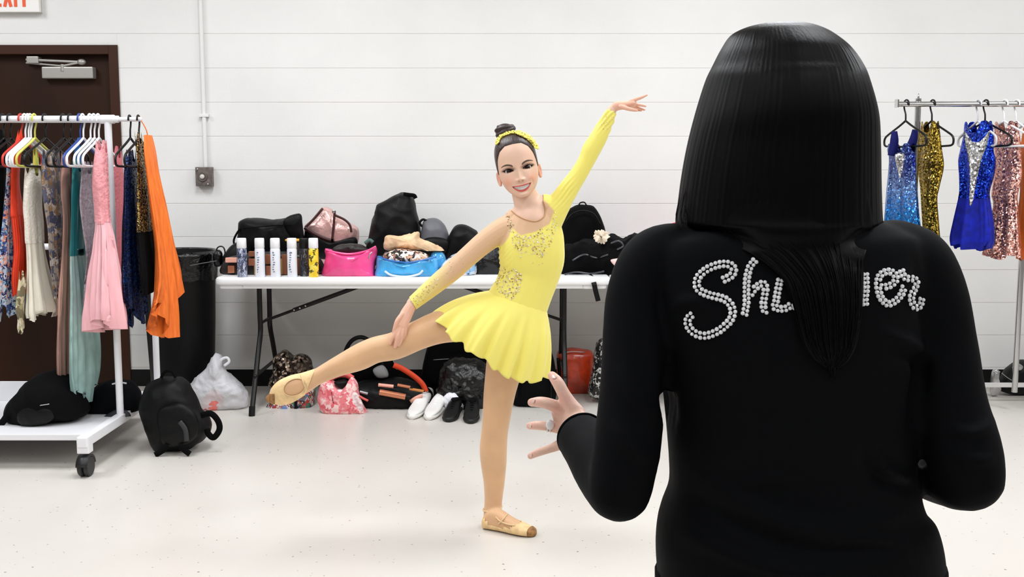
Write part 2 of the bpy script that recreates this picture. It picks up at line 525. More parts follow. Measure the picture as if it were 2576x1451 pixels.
MB().add(box(DL + 0.05, DR - 0.05, WALL_Y + 0.11, WALL_Y + 0.16, 0, DT - 0.05)).build('door_stop', m_frame, door, smooth=False)
# closer
yb = WALL_Y + 0.05
a_ = P(105, 168, yb - 0.05); b_ = P(235, 197, yb - 0.05)
cl = MB().add(box(a_[0], b_[0], yb - 0.055, yb, b_[2], a_[2], 0.006)).build('door_closer', m_alu, door, smooth=False)
a_ = P(66, 150, yb - 0.03); b_ = P(205, 156, yb - 0.06); c_ = P(157, 166, yb - 0.05)
mb = MB()
mb.add(tube([a_, b_], 0.008, smooth=False)); mb.add(tube([P(66, 158, yb - 0.02), c_], 0.006, smooth=False)); mb.add(tube([b_, c_], 0.007, smooth=False))
mb.build('closer_arm', m_alu, cl)
mb = MB(); mb.add(ball(b_, (0.026, 0.02, 0.018))); mb.build('arm_joint', m_alu, cl)
p_ = P(85, 151, yb - 0.03)
MB().add(box(p_[0] - 0.035, p_[0] + 0.035, yb - 0.05, yb + 0.01, p_[2] - 0.02, p_[2] + 0.02, 0.004)).build('closer_bracket', m_alu, cl, smooth=False)
mb = MB(); mb.add(tube([c_ - [0, 0, 0.03], c_ + [0, 0, 0.01]], 0.012, smooth=False)); mb.build('closer_spindle', m_alu, cl)

# exit sign
ys = WALL_Y - 0.055
sr, sb = float(P(98, 15, ys)[0]), float(P(50, 30, ys)[2])
sw, sh = 0.355, 0.215
t = thing('exit_sign', 'white box sign with red-orange EXIT letters above the brown door', 'sign', (sr - sw / 2, ys, sb))
m_sign = mat('sign_white', (246, 244, 240), 0.4)
MB().add(box(sr - sw, sr, ys, WALL_Y, sb, sb + sh, 0.006)).build('sign_housing', m_sign, t, smooth=False)
MB().add(box(sr - sw - 0.004, sr + 0.004, ys + 0.028, ys + 0.034, sb - 0.003, sb + sh + 0.003, 0.001)).build('housing_seam', mat('sign_grey', (196, 190, 180), 0.5), t, smooth=False)
m_red = mat('sign_red', (240, 92, 48), 0.45)
k = 1 / S(ys, 15)
zb = float(P(50, 17, ys)[2]); zt = zb + 0.145; th_ = 0.018
def lx(px): return float(P(px, 15, ys)[0])
yf0, yf1 = ys - 0.003, ys + 0.002
def letter(name, boxes=(), bars=()):
    mb = MB()
    for x0, x1, z0, z1 in boxes: mb.add(box(x0, x1, yf0, yf1, z0, z1))
    for p0, p1 in bars:
        mb.add(strip([(p0[0], (yf0 + yf1) / 2, p0[1]), (p1[0], (yf0 + yf1) / 2, p1[1])], th_, yf1 - yf0, smooth=False))
    mb.build(name, m_red, t, smooth=False)
eE0, eE1 = lx(-24), lx(4)
letter('letter', [(eE0, eE0 + th_, zb, zt), (eE0, eE1, zb, zb + th_), (eE0, eE1, zt - th_, zt), (eE0, eE1 - 0.01, (zb + zt) / 2 - th_ / 2, (zb + zt) / 2 + th_ / 2)])
letter('letter', [], [((lx(12), zb), (lx(28), zt)), ((lx(28), zb), (lx(12), zt))])
letter('letter', [(lx(36), lx(36) + th_, zb, zt)])
tc = lx(61)
letter('letter', [(tc - th_ / 2, tc + th_ / 2, zb, zt), (tc - 0.036, tc + 0.036, zt - th_, zt)])

# conduit and outlet
xc = float(P(517, 420, WALL_Y - 0.02)[0]); zc = float(P(517, 421, WALL_Y - 0.02)[2])
t = thing('electrical_conduit', 'thin off-white painted conduit running down the block wall', 'conduit', (xc, WALL_Y, zc))
MB().add(tube([(xc, WALL_Y - 0.016, zc - 0.005), (xc, WALL_Y - 0.016, CEIL_Z)], 0.0125, n=14, smooth=False)).build('pipe', m_wall, t)
for z in (zc + 0.3, zc + 1.15):
    MB().add(box(xc - 0.028, xc + 0.028, WALL_Y - 0.031, WALL_Y, z, z + 0.018, 0.003)).build('pipe_strap', m_wall, t, smooth=False)
t = thing('outlet_box', 'grey metal outlet box at the foot of the wall conduit', 'outlet', (xc, WALL_Y, zc - 0.11))
m_box = mat('weathered_steel', (118, 108, 103), 0.45, metal=0.5, vary=0.2, vscale=30)
bx0, bx1 = float(P(497, 445, WALL_Y)[0]), float(P(538, 445, WALL_Y)[0]); bz0, bz1 = float(P(517, 468, WALL_Y)[2]), float(P(517, 420, WALL_Y)[2])
MB().add(box(bx0, bx1, WALL_Y - 0.045, WALL_Y, bz0, bz1, 0.004)).build('box', m_box, t, smooth=False)
MB().add(box(bx0 + 0.002, bx1 - 0.002, WALL_Y - 0.05, WALL_Y - 0.045, bz0 + 0.002, bz1 - 0.002, 0.0015)).build('cover_plate', m_box, t, smooth=False)
rc = ((bx0 + bx1) / 2 - 0.004, WALL_Y - 0.05, (bz0 + bz1) / 2)
rot = Matrix.Translation(rc) @ Matrix.Rotation(math.pi / 2, 4, 'X')
s_ = MB().add(xf(lathe([(0.030, 0), (0.030, 0.006), (0.026, 0.009), (0.022, 0.006), (0.0, 0.006)], n=20), rot)).build('socket', mat('socket_grey', (96, 86, 82), 0.4), t)
MB().add(xf(lathe([(0.014, 0.006), (0.015, 0.012), (0.011, 0.016), (0.001, 0.016)], n=8), rot)).build('socket_face', mat('socket_ivory', (214, 210, 200), 0.4), s_)
for dx, dz in ((0.03, -0.045), (-0.03, 0.045)):
    MB().add(ball((rc[0] + dx, WALL_Y - 0.051, rc[2] + dz), (0.006, 0.003, 0.006), 8, 5)).build('screw', m_chrome, t)
# ================================================================== heads
def sstep(a, b, x): t = np.clip((x - a) / (b - a), 0, 1); return t * t * (3 - 2 * t)
def in_poly(x, y, poly):
    x = np.asarray(x); y = np.asarray(y); r = np.zeros(x.shape, bool)
    n = len(poly)
    for i in range(n):
        x0, y0 = poly[i]; x1, y1 = poly[(i + 1) % n]
        c = ((y0 > y) != (y1 > y)) & (x < (x1 - x0) * (y - y0) / (y1 - y0 + 1e-12) + x0)
        r ^= c
    return r
HP = np.array([  # z, half width, front, back
    (-0.106, 0.016, 0.066, -0.030), (-0.101, 0.026, 0.073, -0.005), (-0.090, 0.0375, 0.078, 0.020), (-0.075, 0.0490, 0.079, 0.040),
    (-0.055, 0.0585, 0.079, 0.058), (-0.030, 0.0650, 0.080, 0.074), (0.0, 0.0680, 0.082, 0.086), (0.033, 0.0690, 0.086, 0.092),
    (0.062, 0.0670, 0.082, 0.090), (0.088, 0.0590, 0.069, 0.078), (0.105, 0.0450, 0.051, 0.060), (0.115, 0.0270, 0.030, 0.036), (0.119, 0.004, 0.004, 0.005)])
def head_grid(nl=300):
    zz = np.concatenate([np.linspace(-0.106, -0.1005, 8)[:-1], np.linspace(-0.1005, 0.035, 120)[:-1], np.linspace(0.035, 0.119, 40)])
    p = cr(HP, 12)
    o = np.argsort(p[:, 0]); w, f, b = (np.interp(zz, p[o, 0], p[o, i]) for i in (1, 2, 3))
    t = np.linspace(-1, 1, nl, endpoint=False); th = np.pi * (0.45 * t + 0.55 * t ** 3)
    s, c = np.sin(th), np.cos(th)
    x = w[:, None] * np.sign(s) * np.abs(s) ** 0.92
    y = np.where(c >= 0, -f[:, None] * np.abs(c) ** 0.95, b[:, None] * np.abs(c))
    z = np.broadcast_to(zz[:, None], x.shape)
    return np.stack([x, y, z], -1), th
EYE_X, EYE_Z = 0.0325, -0.001
def smile(x): return -0.0715 + 0.0135 * (x / 0.034) ** 2
def mouth_half(x): return 0.0072 * np.clip(1 - (x / 0.031) ** 2, 0, 1) ** 0.8
def eye_d(x, z):
    """<1 inside the almond of the nearer eye"""
    u = (np.abs(x) - EYE_X) / 0.0162; v = (z - EYE_Z - 0.0012 * u) / np.where(z > EYE_Z, 0.0068, 0.0044)
    return np.sqrt(u * u + (v / np.clip(1 - 0.45 * u * u, 0.2, 1)) ** 2)
def face(g, smiling=True):
    x, y, z = g[..., 0], g[..., 1], g[..., 2]
    fr = sstep(-0.02, -0.05, y)
    d = np.zeros_like(x)
    nz = np.interp(z, [-0.0490, -0.0440, -0.0385, -0.030, -0.010, 0.008, 0.020], [0, 0.55, 1.0, 0.80, 0.36, 0.12, 0.0])
    nw = np.interp(z, [-0.045, -0.035, -0.01, 0.01], [0.0100, 0.0085, 0.0068, 0.0075])
    d += 0.0165 * nz * np.exp(-(x / nw) ** 2)
    d += 0.0065 * np.exp(-((np.abs(x) - 0.0115) / 0.0055) ** 2 - ((z + 0.0405) / 0.0055) ** 2)
    d -= 0.0065 * np.exp(-((np.abs(x) - 0.032) / 0.015) ** 2 - ((z - 0.000) / 0.010) ** 2)
    d += 0.0022 * np.exp(-((np.abs(x) - 0.030) / 0.02) ** 2 - ((z - 0.019) / 0.008) ** 2)
    d += 0.0060 * np.exp(-((np.abs(x) - 0.037) / 0.017) ** 2 - ((z + 0.042) / 0.017) ** 2)
    d += 0.0060 * np.exp(-(x / 0.016) ** 2 - ((z + 0.097) / 0.010) ** 2)
    d -= 0.0035 * np.exp(-(x / 0.022) ** 2 - ((z + 0.0865) / 0.005) ** 2)
    sm, mh = smile(x), mouth_half(x)
    q = z - sm
    lipu = np.exp(-((q - mh - 0.002) / 0.0032) ** 2); lipl = np.exp(-((q + mh + 0.003) / 0.0038) ** 2)
    d += 0.0036 * (lipu + lipl) * np.clip(1 - (np.abs(x) / 0.036) ** 3, 0, 1)
    if smiling:
        op = sstep(1.0, 0.75, np.abs(q) / (mh + 1e-5)) * (np.abs(x) < 0.031)
        d -= 0.0045 * op
        d -= 0.003 * np.exp(-((np.abs(x) - 0.0385) / 0.003) ** 2 - ((z + 0.058) / 0.012) ** 2)   # smile crease
    ed = eye_d(x, z)
    lid = np.exp(-((ed - 1.25) / 0.22) ** 2) * sstep(1.2, 0.9, np.abs(np.abs(x) - EYE_X) / 0.0162)
    d += 0.0030 * lid * sstep(EYE_Z - 0.003, EYE_Z + 0.002, z) + 0.0012 * lid * sstep(EYE_Z + 0.002, EYE_Z - 0.003, z)
    d -= 0.0065 * sstep(1.0, 0.85, ed)
    g = g.copy(); g[..., 1] -= d * fr
    return g
def squash(g, k=0.90):
    """a child's shorter lower face"""
    g = g.copy(); z = g[..., 2]; g[..., 2] = np.where(z < 0, z * k, z); return g
def face_cols(g, skin, lips=(206, 84, 76), brow=(62, 40, 30), makeup=True):
    x, y, z = g[..., 0], g[..., 1], g[..., 2]
    c = np.broadcast_to(lc(skin), x.shape + (3,)).copy()
    fr = (y < -0.03)
    def mixin(col, a): 
        a = (a * fr)[..., None]; c[...] = c * (1 - a) + lc(col) * a
    if makeup:
        mixin((236, 150, 122), 0.55 * np.exp(-((np.abs(x) - 0.042) / 0.016) ** 2 - ((z + 0.040) / 0.018) ** 2))
        ed = eye_d(x, z); e2 = np.sqrt(((np.abs(x) - EYE_X) / 0.0185) ** 2 + ((z - EYE_Z - 0.003) / 0.0085) ** 2)
        mixin((128, 80, 62), 0.85 * sstep(1.6, 0.8, e2) * sstep(EYE_Z - 0.005, EYE_Z + 0.003, z))
        mixin((190, 140, 118), 0.5 * sstep(1.4, 0.8, e2) * sstep(EYE_Z + 0.002, EYE_Z - 0.004, z))
        uu = sstep(1.18, 1.0, np.abs(np.abs(x) - EYE_X) / 0.0162)
        mixin((22, 14, 12), uu * sstep(1.55, 1.25, ed) * sstep(EYE_Z - 0.001, EYE_Z + 0.0015, z))
        mixin((38, 24, 20), 0.85 * uu * sstep(1.3, 1.1, ed) * sstep(EYE_Z + 0.0015, EYE_Z - 0.001, z))
        wing = np.exp(-((np.abs(x) - EYE_X - 0.017) / 0.005) ** 2 - ((z - EYE_Z - 0.004) / 0.0022) ** 2)
        mixin((25, 16, 14), np.clip(wing * 1.3, 0, 1))
    bx = np.abs(x); bz = 0.0140 + 0.0062 * (1 - ((bx - 0.038) / 0.020) ** 2)
    bt = np.interp(bx, [0.014, 0.018, 0.035, 0.052, 0.056], [0, 0.0036, 0.0034, 0.0018, 0])
    mixin(brow, sstep(1.15, 0.7, np.abs(z - bz) / (bt + 1e-5)) * (bt > 1e-4) * 0.92)
    mixin((120, 60, 48), np.exp(-((bx - 0.0062) / 0.003) ** 2 - ((z + 0.0455) / 0.0020) ** 2) * 0.8)
    sm, mh = smile(x), mouth_half(x); q = z - sm; tp = np.clip(1 - (bx / 0.0345) ** 4, 0, 1); e_ = 0.0011
    up = sstep(mh + 0.0042 * tp + e_, mh + 0.0042 * tp - e_, q) * (q > 0); lo = sstep(-mh - 0.0064 * tp - e_, -mh - 0.0064 * tp + e_, q) * (q <= 0)
    mixin(lips, np.maximum(up, lo) * sstep(0.0365, 0.0335, bx))
    op = sstep(1.05, 0.85, np.abs(q) / (mh + 1e-5)) * sstep(0.0310, 0.0285, bx)
    mixin((84, 26, 24), op)
    teeth = op * sstep(-0.86, -0.66, q / (mh + 1e-5)) * sstep(0.0285, 0.0255, bx)
    mixin((247, 243, 236), teeth)
    mixin((214, 200, 190), 0.45 * teeth * (np.abs(((bx + 0.0039) % 0.0078) - 0.0039) < 0.0005))
    return c
def ear(sgn):
    """outer ear as a bent disc with a raised rim"""
    R = []
    th = np.linspace(0, 2 * np.pi, 24, endpoint=False)
    for q, h in ((1.0, 0.0), (1.0, 0.005), (0.88, 0.0075), (0.70, 0.0045), (0.45, 0.0015), (0.2, 0.0005)):
        u = q * 0.0125 * np.cos(th) * (1 - 0.18 * (np.sin(th) < 0) * np.abs(np.sin(th))); v = q * 0.0255 * np.sin(th)
        R.append(np.stack([np.full(24, 0.0) + h, u, v], -1))
    v, f = rings(np.array(R))
    a = 0.42   # flare away from the skull
    x = v[:, 0] * math.cos(a) + (v[:, 1] + 0.0125) * math.sin(a); y = -v[:, 0] * math.sin(a) + v[:, 1] * math.cos(a)
    v = np.stack([sgn * (0.0620 + x), 0.004 + y, v[:, 2] - 0.020], -1)
    if sgn < 0: f = [q[::-1] for q in f]
    return v, f
HAIRLINE = ([0, 25, 45, 62, 78, 92, 105, 125, 150, 180], [0.083, 0.081, 0.066, 0.038, -0.004, -0.012, -0.004, -0.045, -0.075, -0.082])
def hair_cap(g, th, off=0.0045, soft=0.006):
    """shell over the part of the skull above the hairline"""
    lim = np.interp(np.degrees(np.abs(th)), *HAIRLINE)[None, :]
    h = g[..., 2] - lim
    c = np.array([0, 0.005, 0.01]); n = nrm(g - c)
    e = off * np.sqrt(np.clip(h / soft, 0, 1)) - 0.002
    return g + n * e[..., None], h
# ================================================================== the girl in yellow
GY = 3.88
girl = thing('person', 'girl in yellow sequinned skating dress posing on one leg with an arm raised', 'person', (float(P(1250, 1330, GY)[0]), GY, 0))
def L(rows, Y0=GY, k=6, add=0.0, ratio=1.0):
    """rows (px, py, dY, r_px[, depth ratio]) -> smooth path, ra, rb in metres"""
    a = []
    for r in rows:
        Y = Y0 + r[2]; p = P(r[0], r[1], Y); rr = r[3] / S(Y, r[1])
        a.append((*p, rr, rr * (r[4] if len(r) > 4 else ratio)))
    a = cr(a, k)
    return a[:, :3], a[:, 3] + add, a[:, 4] + add
def limb(rows, add=0.0, n=20, **kw):
    p, ra, rb = L(rows, add=add, **kw); return sweep(p, ra, rb, n=n, round_ends=True)
TORSO = [(1350, 522, 0.0, 30, 1.2), (1345, 545, 0.0, 58, 0.80), (1341, 580, 0.0, 74, 0.72), (1338, 620, -0.005, 80, 0.72), (1337, 655, -0.005, 80, 0.70),
         (1331, 690, 0.0, 74, 0.70), (1317, 730, 0.0, 72, 0.78), (1300, 768, 0.0, 77, 0.82), (1290, 802, 0.0, 80, 0.82), (1287, 830, 0.0, 66, 0.85)]
NECK = [(1314, 468, 0.0, 30), (1323, 500, 0.0, 33), (1338, 545, 0.005, 36)]
TRAPS = [(1290, 556, 0.0, 24), (1325, 530, 0.0, 28), (1362, 518, 0.0, 28), (1392, 522, 0, 26)]
ARM_R = [(1290, 572, 0.0, 34), (1264, 580, 0.0, 31), (1222, 607, -0.01, 26.5), (1180, 643, -0.02, 24.5), (1140, 679, -0.03, 24), (1095, 716, -0.045, 21.5), (1037, 764, -0.06, 16)]
ARM_L = [(1378, 556, 0.0, 36), (1398, 524, 0.0, 31), (1426, 482, 0.0, 24), (1451, 445, 0.0, 20.5), (1474, 407, 0.0, 19), (1488, 376, 0.0, 21.5), (1506, 345, 0.0, 20), (1521, 315, 0.0, 17), (1534, 288, 0.0, 14), (1541, 273, 0.0, 12)]
LEG_UP = [(1290, 800, 0.0, 58), (1235, 803, -0.02, 54), (1165, 812, -0.035, 46), (1105, 823, -0.045, 40.5), (1052, 843, -0.055, 36), (995, 869, -0.06, 34), (945, 880, -0.06, 32), (903, 899, -0.06, 32), (847, 923, -0.06, 24), (801, 946, -0.06, 19.5), (780, 956, -0.06, 20.5)]
FOOT_UP = [(800, 947, -0.06, 19), (768, 962, -0.06, 24), (742, 973, -0.06, 29, 0.85), (716, 986, -0.06, 30, 0.75), (696, 996, -0.06, 23, 0.7), (684, 1001, -0.06, 13, 0.8)]
LEG_DN = [(1300, 800, 0.0, 60), (1284, 860, 0.0, 54), (1264, 948, 0.005, 43), (1255, 1000, 0.01, 38), (1249, 1050, 0.01, 34), (1244, 1090, 0.01, 32.5), (1241, 1130, 0.015, 33.5), (1242, 1170, 0.015, 31), (1243, 1215, 0.02, 25.5), (1241, 1260, 0.02, 21.5), (1239, 1300, 0.02, 22)]

# --- standing foot, rings from heel to toe
hY, tY = floorY(1327), floorY(1349)
hp, tp_ = P(1216, 1327, hY), P(1347, 1349, tY); hp[2] = tp_[2] = 0
ax = tp_ - hp; Lf = np.linalg.norm(ax); ax = ax / Lf; sd = np.array([-ax[1], ax[0], 0])
def foot_rings(add=0.0):
    prof = [(0.0, 0.010, 0.010, 0.030), (0.03, 0.022, 0.001, 0.046), (0.10, 0.027, 0, 0.070), (0.22, 0.029, 0, 0.082), (0.36, 0.030, 0.001, 0.075), (0.50, 0.033, 0.001, 0.058), (0.64, 0.036, 0, 0.045), (0.78, 0.035, 0, 0.034), (0.90, 0.026, 0.0, 0.028), (0.97, 0.016, 0.003, 0.024), (1.0, 0.006, 0.008, 0.018)]
    pr = cr(prof, 4); th = np.linspace(0, 2 * np.pi, 20, endpoint=False); R = []
    for t, w, z0, z1 in pr:
        c = hp + ax * (t * Lf); w += add
        z0 = max(z0 - add, 0.0); z1 += add
        cc, ss = np.cos(th), np.sin(th)
        zz = (z0 + z1) / 2 + (z1 - z0) / 2 * np.sign(ss) * np.abs(ss) ** 0.75
        R.append(c + sd * (w * np.sign(cc) * np.abs(cc) ** 0.8)[:, None] + np.stack([0 * zz, 0 * zz, zz], -1))
    return rings(np.array(R))

# --- head
HS = 1.06
al = math.radians(12.5)
hx = np.array([math.cos(al), 0, math.sin(al)]); hz = np.array([-math.sin(al), 0, math.cos(al)]); hy = np.array([0, 1.0, 0])
eye_mid = P(1303.5, 425, GY - 0.085)
def HW(v):
    v = np.asarray(v, float) * HS
    return eye_mid + np.array([0, 0.087, 0]) + v[..., 0:1] * hx + v[..., 1:2] * hy + v[..., 2:3] * hz
hg, hth = head_grid()
hf = face(hg)
SKIN = (236, 196, 172)
hcol = face_cols(hf, SKIN)
hf = squash(hf)
hv, hfaces = rings(HW(hf))
hc = np.concatenate([hcol.reshape(-1, 3), hcol[0].mean(0)[None], hcol[-1].mean(0)[None]])

# --- hands
def hand(parts, voxel=0.0018):
    mb = MB()
    for rows, kw in parts: mb.add(limb(rows, n=12, k=4, **kw))
    return remesh(mb, voxel, 3)
hr = hand([([(1040, 762, -0.06, 14), (1031, 774, -0.068, 14.5, 1.0), (1020, 795, -0.088, 16.5, 0.62), (1010, 819, -0.106, 15, 0.55)], {}),
           ([(1003, 815, -0.104, 5.5), (993, 840, -0.118, 5.2), (986, 853, -0.116, 4.8), (982, 864, -0.110, 4.0)], {}),
           ([(1010, 819, -0.106, 5.5), (1002, 843, -0.124, 5.4), (997, 860, -0.122, 5.0), (994, 872, -0.116, 4.2)], {}),
           ([(1016, 817, -0.102, 5.3), (1012, 840, -0.118, 5.2), (1008, 857, -0.116, 4.8), (1003, 868, -0.112, 4.0)], {}),
           ([(1021, 812, -0.096, 4.8), (1020, 832, -0.108, 4.6), (1017, 846, -0.106, 4.2), (1012, 855, -0.102, 3.6)], {}),
           ([(1012, 790, -0.095, 6), (1000, 806, -0.112, 6), (994, 822, -0.116, 5.2), (990, 835, -0.114, 4.2)], {})])
hl = hand([([(1540, 275, 0.0, 11), (1551, 267, 0.0, 11.5), (1572, 264, 0.0, 10.5, 1.5), (1592, 260, 0.0, 9, 2.0)], {}),
           ([(1585, 256, -0.012, 5), (1600, 250, -0.014, 4.4), (1614, 245, -0.014, 3.8), (1627, 239, -0.012, 2.6)], {}),
           ([(1588, 261, -0.002, 5), (1603, 263, -0.004, 4.4), (1616, 265, -0.004, 3.8), (1624, 267, -0.003, 2.8)], {}),
           ([(1588, 264, 0.010, 5), (1602, 270, 0.010, 4.4), (1613, 274, 0.010, 3.8), (1621, 276, 0.010, 2.8)], {}),
           ([(1584, 266, 0.020, 4.6), (1596, 273, 0.022, 4.0), (1605, 277, 0.022, 3.4), (1613, 278, 0.022, 2.6)], {}),
           ([(1562, 268, -0.016, 6), (1578, 273, -0.026, 5.2), (1590, 276, -0.028, 4.4), (1602, 278, -0.026, 3.2)], {})])

# --- body: one continuous surface under the clothes, head and hands fine-meshed on it
mb = MB()
for r in (TORSO, NECK, TRAPS, ARM_R, ARM_L, LEG_UP, LEG_DN): mb.add(limb(r))
mb.add(limb(FOOT_UP)); mb.add(foot_rings())
bv, bf = remesh(mb, 0.006, 6)
body = MB().add((bv, bf)).add((hv, hfaces)).add(hr).add(hl)
ear_v = []
for sg in (-1, 1):
    e = ear(sg); body.add((HW(e[0]), e[1])); ear_v.append(len(e[0]))
ob = body.build('body', mat_attr('girl_skin', 0.45, sss=0.12), girl)
sk = lc(SKIN)
cols = np.concatenate([np.broadcast_to(sk, (len(bv), 3)), hc, np.broadcast_to(lc((236, 184, 158)), (len(hr[0]), 3)), np.broadcast_to(lc((238, 184, 160)), (len(hl[0]), 3)), np.broadcast_to(lc((236, 180, 158)), (sum(ear_v), 3))])
set_col(ob, cols)
# --- eyes
for sg in (-1, 1):
    c = np.array([sg * EYE_X, -0.0572, EYE_Z]); r = 0.0122
    th = np.linspace(0, 2 * np.pi, 28, endpoint=False); R = []; cl_ = []
    for a in np.linspace(0.02, math.pi - 0.02, 26):
        R.append([(c[0] + r * math.sin(a) * math.cos(t), c[1] - r * math.cos(a), c[2] + r * math.sin(a) * math.sin(t)) for t in th])
        q = r * math.sin(a) if a < 1.5 else 1
        cl_.append(lc((12, 8, 8)) if q < 0.0030 else lc((50, 30, 21)) if q < 0.0070 else lc((24, 16, 15)) if q < 0.0076 else lc((214, 202, 198)))
    v, f = rings(HW(np.array(R)))
    o = MB().add((v, f)).build('eye', mat_attr('eye_surface', 0.08, spec=0.6), girl)
    cl_ = np.repeat(np.array(cl_), 28, 0); set_col(o, np.concatenate([cl_, cl_[:1], cl_[-1:]]))
# --- hair, bun
hgc, hh = hair_cap(squash(hg), hth)
v, f = rings(HW(hgc)); hm = np.concatenate([(hh > -0.0005).ravel(), [False, True]])
v, f = keep_faces((v, f), hm)
def hair_mat(name, col, stretch, rough=0.36):
    m, nt, b = _new(name)
    vec = _obj_coords(nt, stretch)
    n = _noise(nt, vec, 1.0, 4)
    r = _ramp(nt, n.outputs['Fac'], [(0.3, tuple(np.array(col) * 0.6)), (0.7, tuple(np.array(col) * 1.5))])
    nt.links.new(r.outputs[0], b.inputs['Base Color'])
    b.inputs['Roughness'].default_value = rough; b.inputs['Specular IOR Level'].default_value = 0.5
    _bump(nt, b, n.outputs['Fac'], 0.35, 0.004)
    return m
m_ghair = hair_mat('dark_brown_hair', (44, 30, 28), (420, 60, 60))
ohair = MB().add((v, f)).build('hair', m_ghair, girl)
bc = HW(np.array([-0.015, 0.018, 0.134]))
mbun = MB()
mbun.add(xf(ball((0, 0, 0), (0.036, 0.034, 0.028), 24, 14), Matrix.Translation(bc)))
for i in range(4):   # strands wound round it
    pts = []
    for t in np.linspace(0, 2 * np.pi, 22):
        ph_ = -0.55 + 0.42 * i + 0.22 * math.sin(t + i * 1.7)
        pts.append(bc + hx * 0.034 * math.cos(ph_) * math.cos(t) + hy * 0.032 * math.cos(ph_) * math.sin(t) + hz * 0.026 * math.sin(ph_))
    mbun.add(tube(pts, 0.0065, n=8, k=2))
MB().add(remesh(mbun, 0.002, 2)).build('hair_bun', m_ghair, girl)
# --- headband of flowers
bvh = BVHTree.FromPolygons([Vector(q) for q in v], f)
def on_px(bv_, px, py, out=0.0):
    d = P(px, py, 1.0) - _O; d = Vector(d / np.linalg.norm(d))
    h = bv_.ray_cast(Vector(_O), d)
    if h[0] is None: return None, None
    nn = h[1] if h[1].dot(d) < 0 else -h[1]
    return np.array(h[0] + nn * out), np.array(nn)
band = [(1253, 361), (1259, 349), (1268, 341), (1280, 337), (1293, 336), (1306, 338), (1318, 343), (1329, 350), (1339, 359), (1346, 369)]
bp = []
for q in band:
    p, n = on_px(bvh, *q, 0.002)
    if p is None: p = HW(np.array([0, 0, 0])) + (P(q[0], q[1], GY - 0.02) - HW(np.array([0, 0, 0])))
    bp.append(p)
hb = MB().add(tube(bp, 0.006, n=10, k=4)).build('headband', mat('band_yellow', (236, 214, 84), 0.6), girl)
m_petal = mat('petal_yellow', (246, 232, 112), 0.55)
for i, p in enumerate(cr(bp, 2)[::1]):
    if i % 1: continue
    big = 1.0 + 0.5 * (i > 9)
    mb = MB(); a0 = RNG.uniform(0, 6)
    u = nrm(np.array(p) - HW(np.array([0, 0.03, 0.03])))
    for j in range(5):
        a = a0 + j * 1.2566
        t1 = nrm(np.cross(u, [0.3, 0.9, 0.1])); t2 = np.cross(u, t1)
        c = p + u * (0.004 + 0.002 * (j % 2)) + (t1 * math.cos(a) + t2 * math.sin(a)) * 0.0052 * big
        M = Matrix.Translation(Vector(c)) @ Matrix((t1, t2, u)).transposed().to_4x4()
        mb.add(xf(ball((0, 0, 0), (0.0052 * big, 0.0052 * big, 0.0028), 8, 5), M))
    fl = mb.build('flower', m_petal, hb)
    MB().add(ball(p + u * 0.008, 0.0022, 8, 5)).build('flower_centre', mat('flower_centre_green', (150, 142, 60), 0.5), hb)

# --- bodice with both sleeves
mb = MB()
for r in (TORSO, TRAPS): mb.add(limb(r, add=0.0035))
mb.add(limb(ARM_R, add=0.0025)); mb.add(limb(ARM_L[:-1], add=0.003))
v, f = remesh(mb, 0.0026, 6)
X, Yp = px_of(v)
yoke_edge = np.array([(1262, 520), (1281, 524), (1300, 540), (1322, 551), (1345, 556), (1360, 551), (1370, 540), (1371, 522), (1366, 503), (1366, 440)])
cut = in_poly(X, Yp, [(1262, 440)] + [tuple(q) for q in yoke_edge])
cut |= (Yp > 800) & (X > 1180)
cut |= in_poly(X, Yp, [(1000, 770), (1027, 745), (1047, 779), (1020, 800)])
w = Wob(3, 60)(v * np.array([1, 0.3, 1]))
n = vnormals(v, f); crease = np.exp(-((X - 1415) / 30) ** 2 - ((Yp - 480) / 35) ** 2) + np.exp(-((X - 1530) / 25) ** 2 - ((Yp - 300) / 30) ** 2) + 0.6 * np.exp(-((X - 1262) / 20) ** 2 - ((Yp - 655) / 30) ** 2)
v = v + n * (0.0028 * crease * np.sin(Yp * 0.42 + X * 0.5 + 2 * w))[:, None]
yel, nude = lc((250, 236, 116)), lc((226, 184, 146))
arm = in_poly(X, Yp, [(1268, 533), (1284, 560), (1287, 573), (1280, 597), (1265, 616), (1247, 621), (1238, 640), (1150, 760), (960, 860), (960, 740), (1150, 560), (1250, 500)])
yoke = in_poly(X, Yp, [(1262, 500), (1268, 535), (1280, 558), (1287, 573), (1310, 592), (1347, 583), (1383, 563), (1394, 530), (1378, 512), (1361, 497), (1340, 440), (1262, 440)])
c = np.where((arm | yoke)[:, None], nude, yel)
g_ = np.clip((1135 - X) / 95, 0, 1) * arm
low = 0.35 * np.clip((Yp - 600 - (1262 - X) * 0.78) / 30, 0, 1) * arm     # the mesh turns yellow along the under-seam
a_ = np.clip(g_ + low, 0, 1)[:, None]
c = c * (1 - a_) + yel * a_
c = smooth_cols(f, c, 2)
keep = ~cut
used_v, used_f = keep_faces((v, f), keep)
# map colours
c2 = c[np.array(sorted(set(i for q in f if all(keep[j] for j in q) for i in q)))]
m_dress = mat_attr('stretch_dress_fabric', 0.55, sheen=0.25, bump=0.04, bscale=900)
ob = MB().add((used_v, used_f)).build('bodice', m_dress, girl); set_col(ob, c2)
dbvh = BVHTree.FromPolygons([Vector(q) for q in v], f)
# piping along the yoke edge
pp = []
for q in cr(yoke_edge[1:-1], 3):
    p, n_ = on_px(dbvh, q[0], q[1] + 1, 0.001)
    if p is not None: pp.append(p)
MB().add(tube(pp, 0.0022, n=6, k=2)).build('neckline_piping', mat('nude_piping', (196, 150, 104), 0.5), girl)
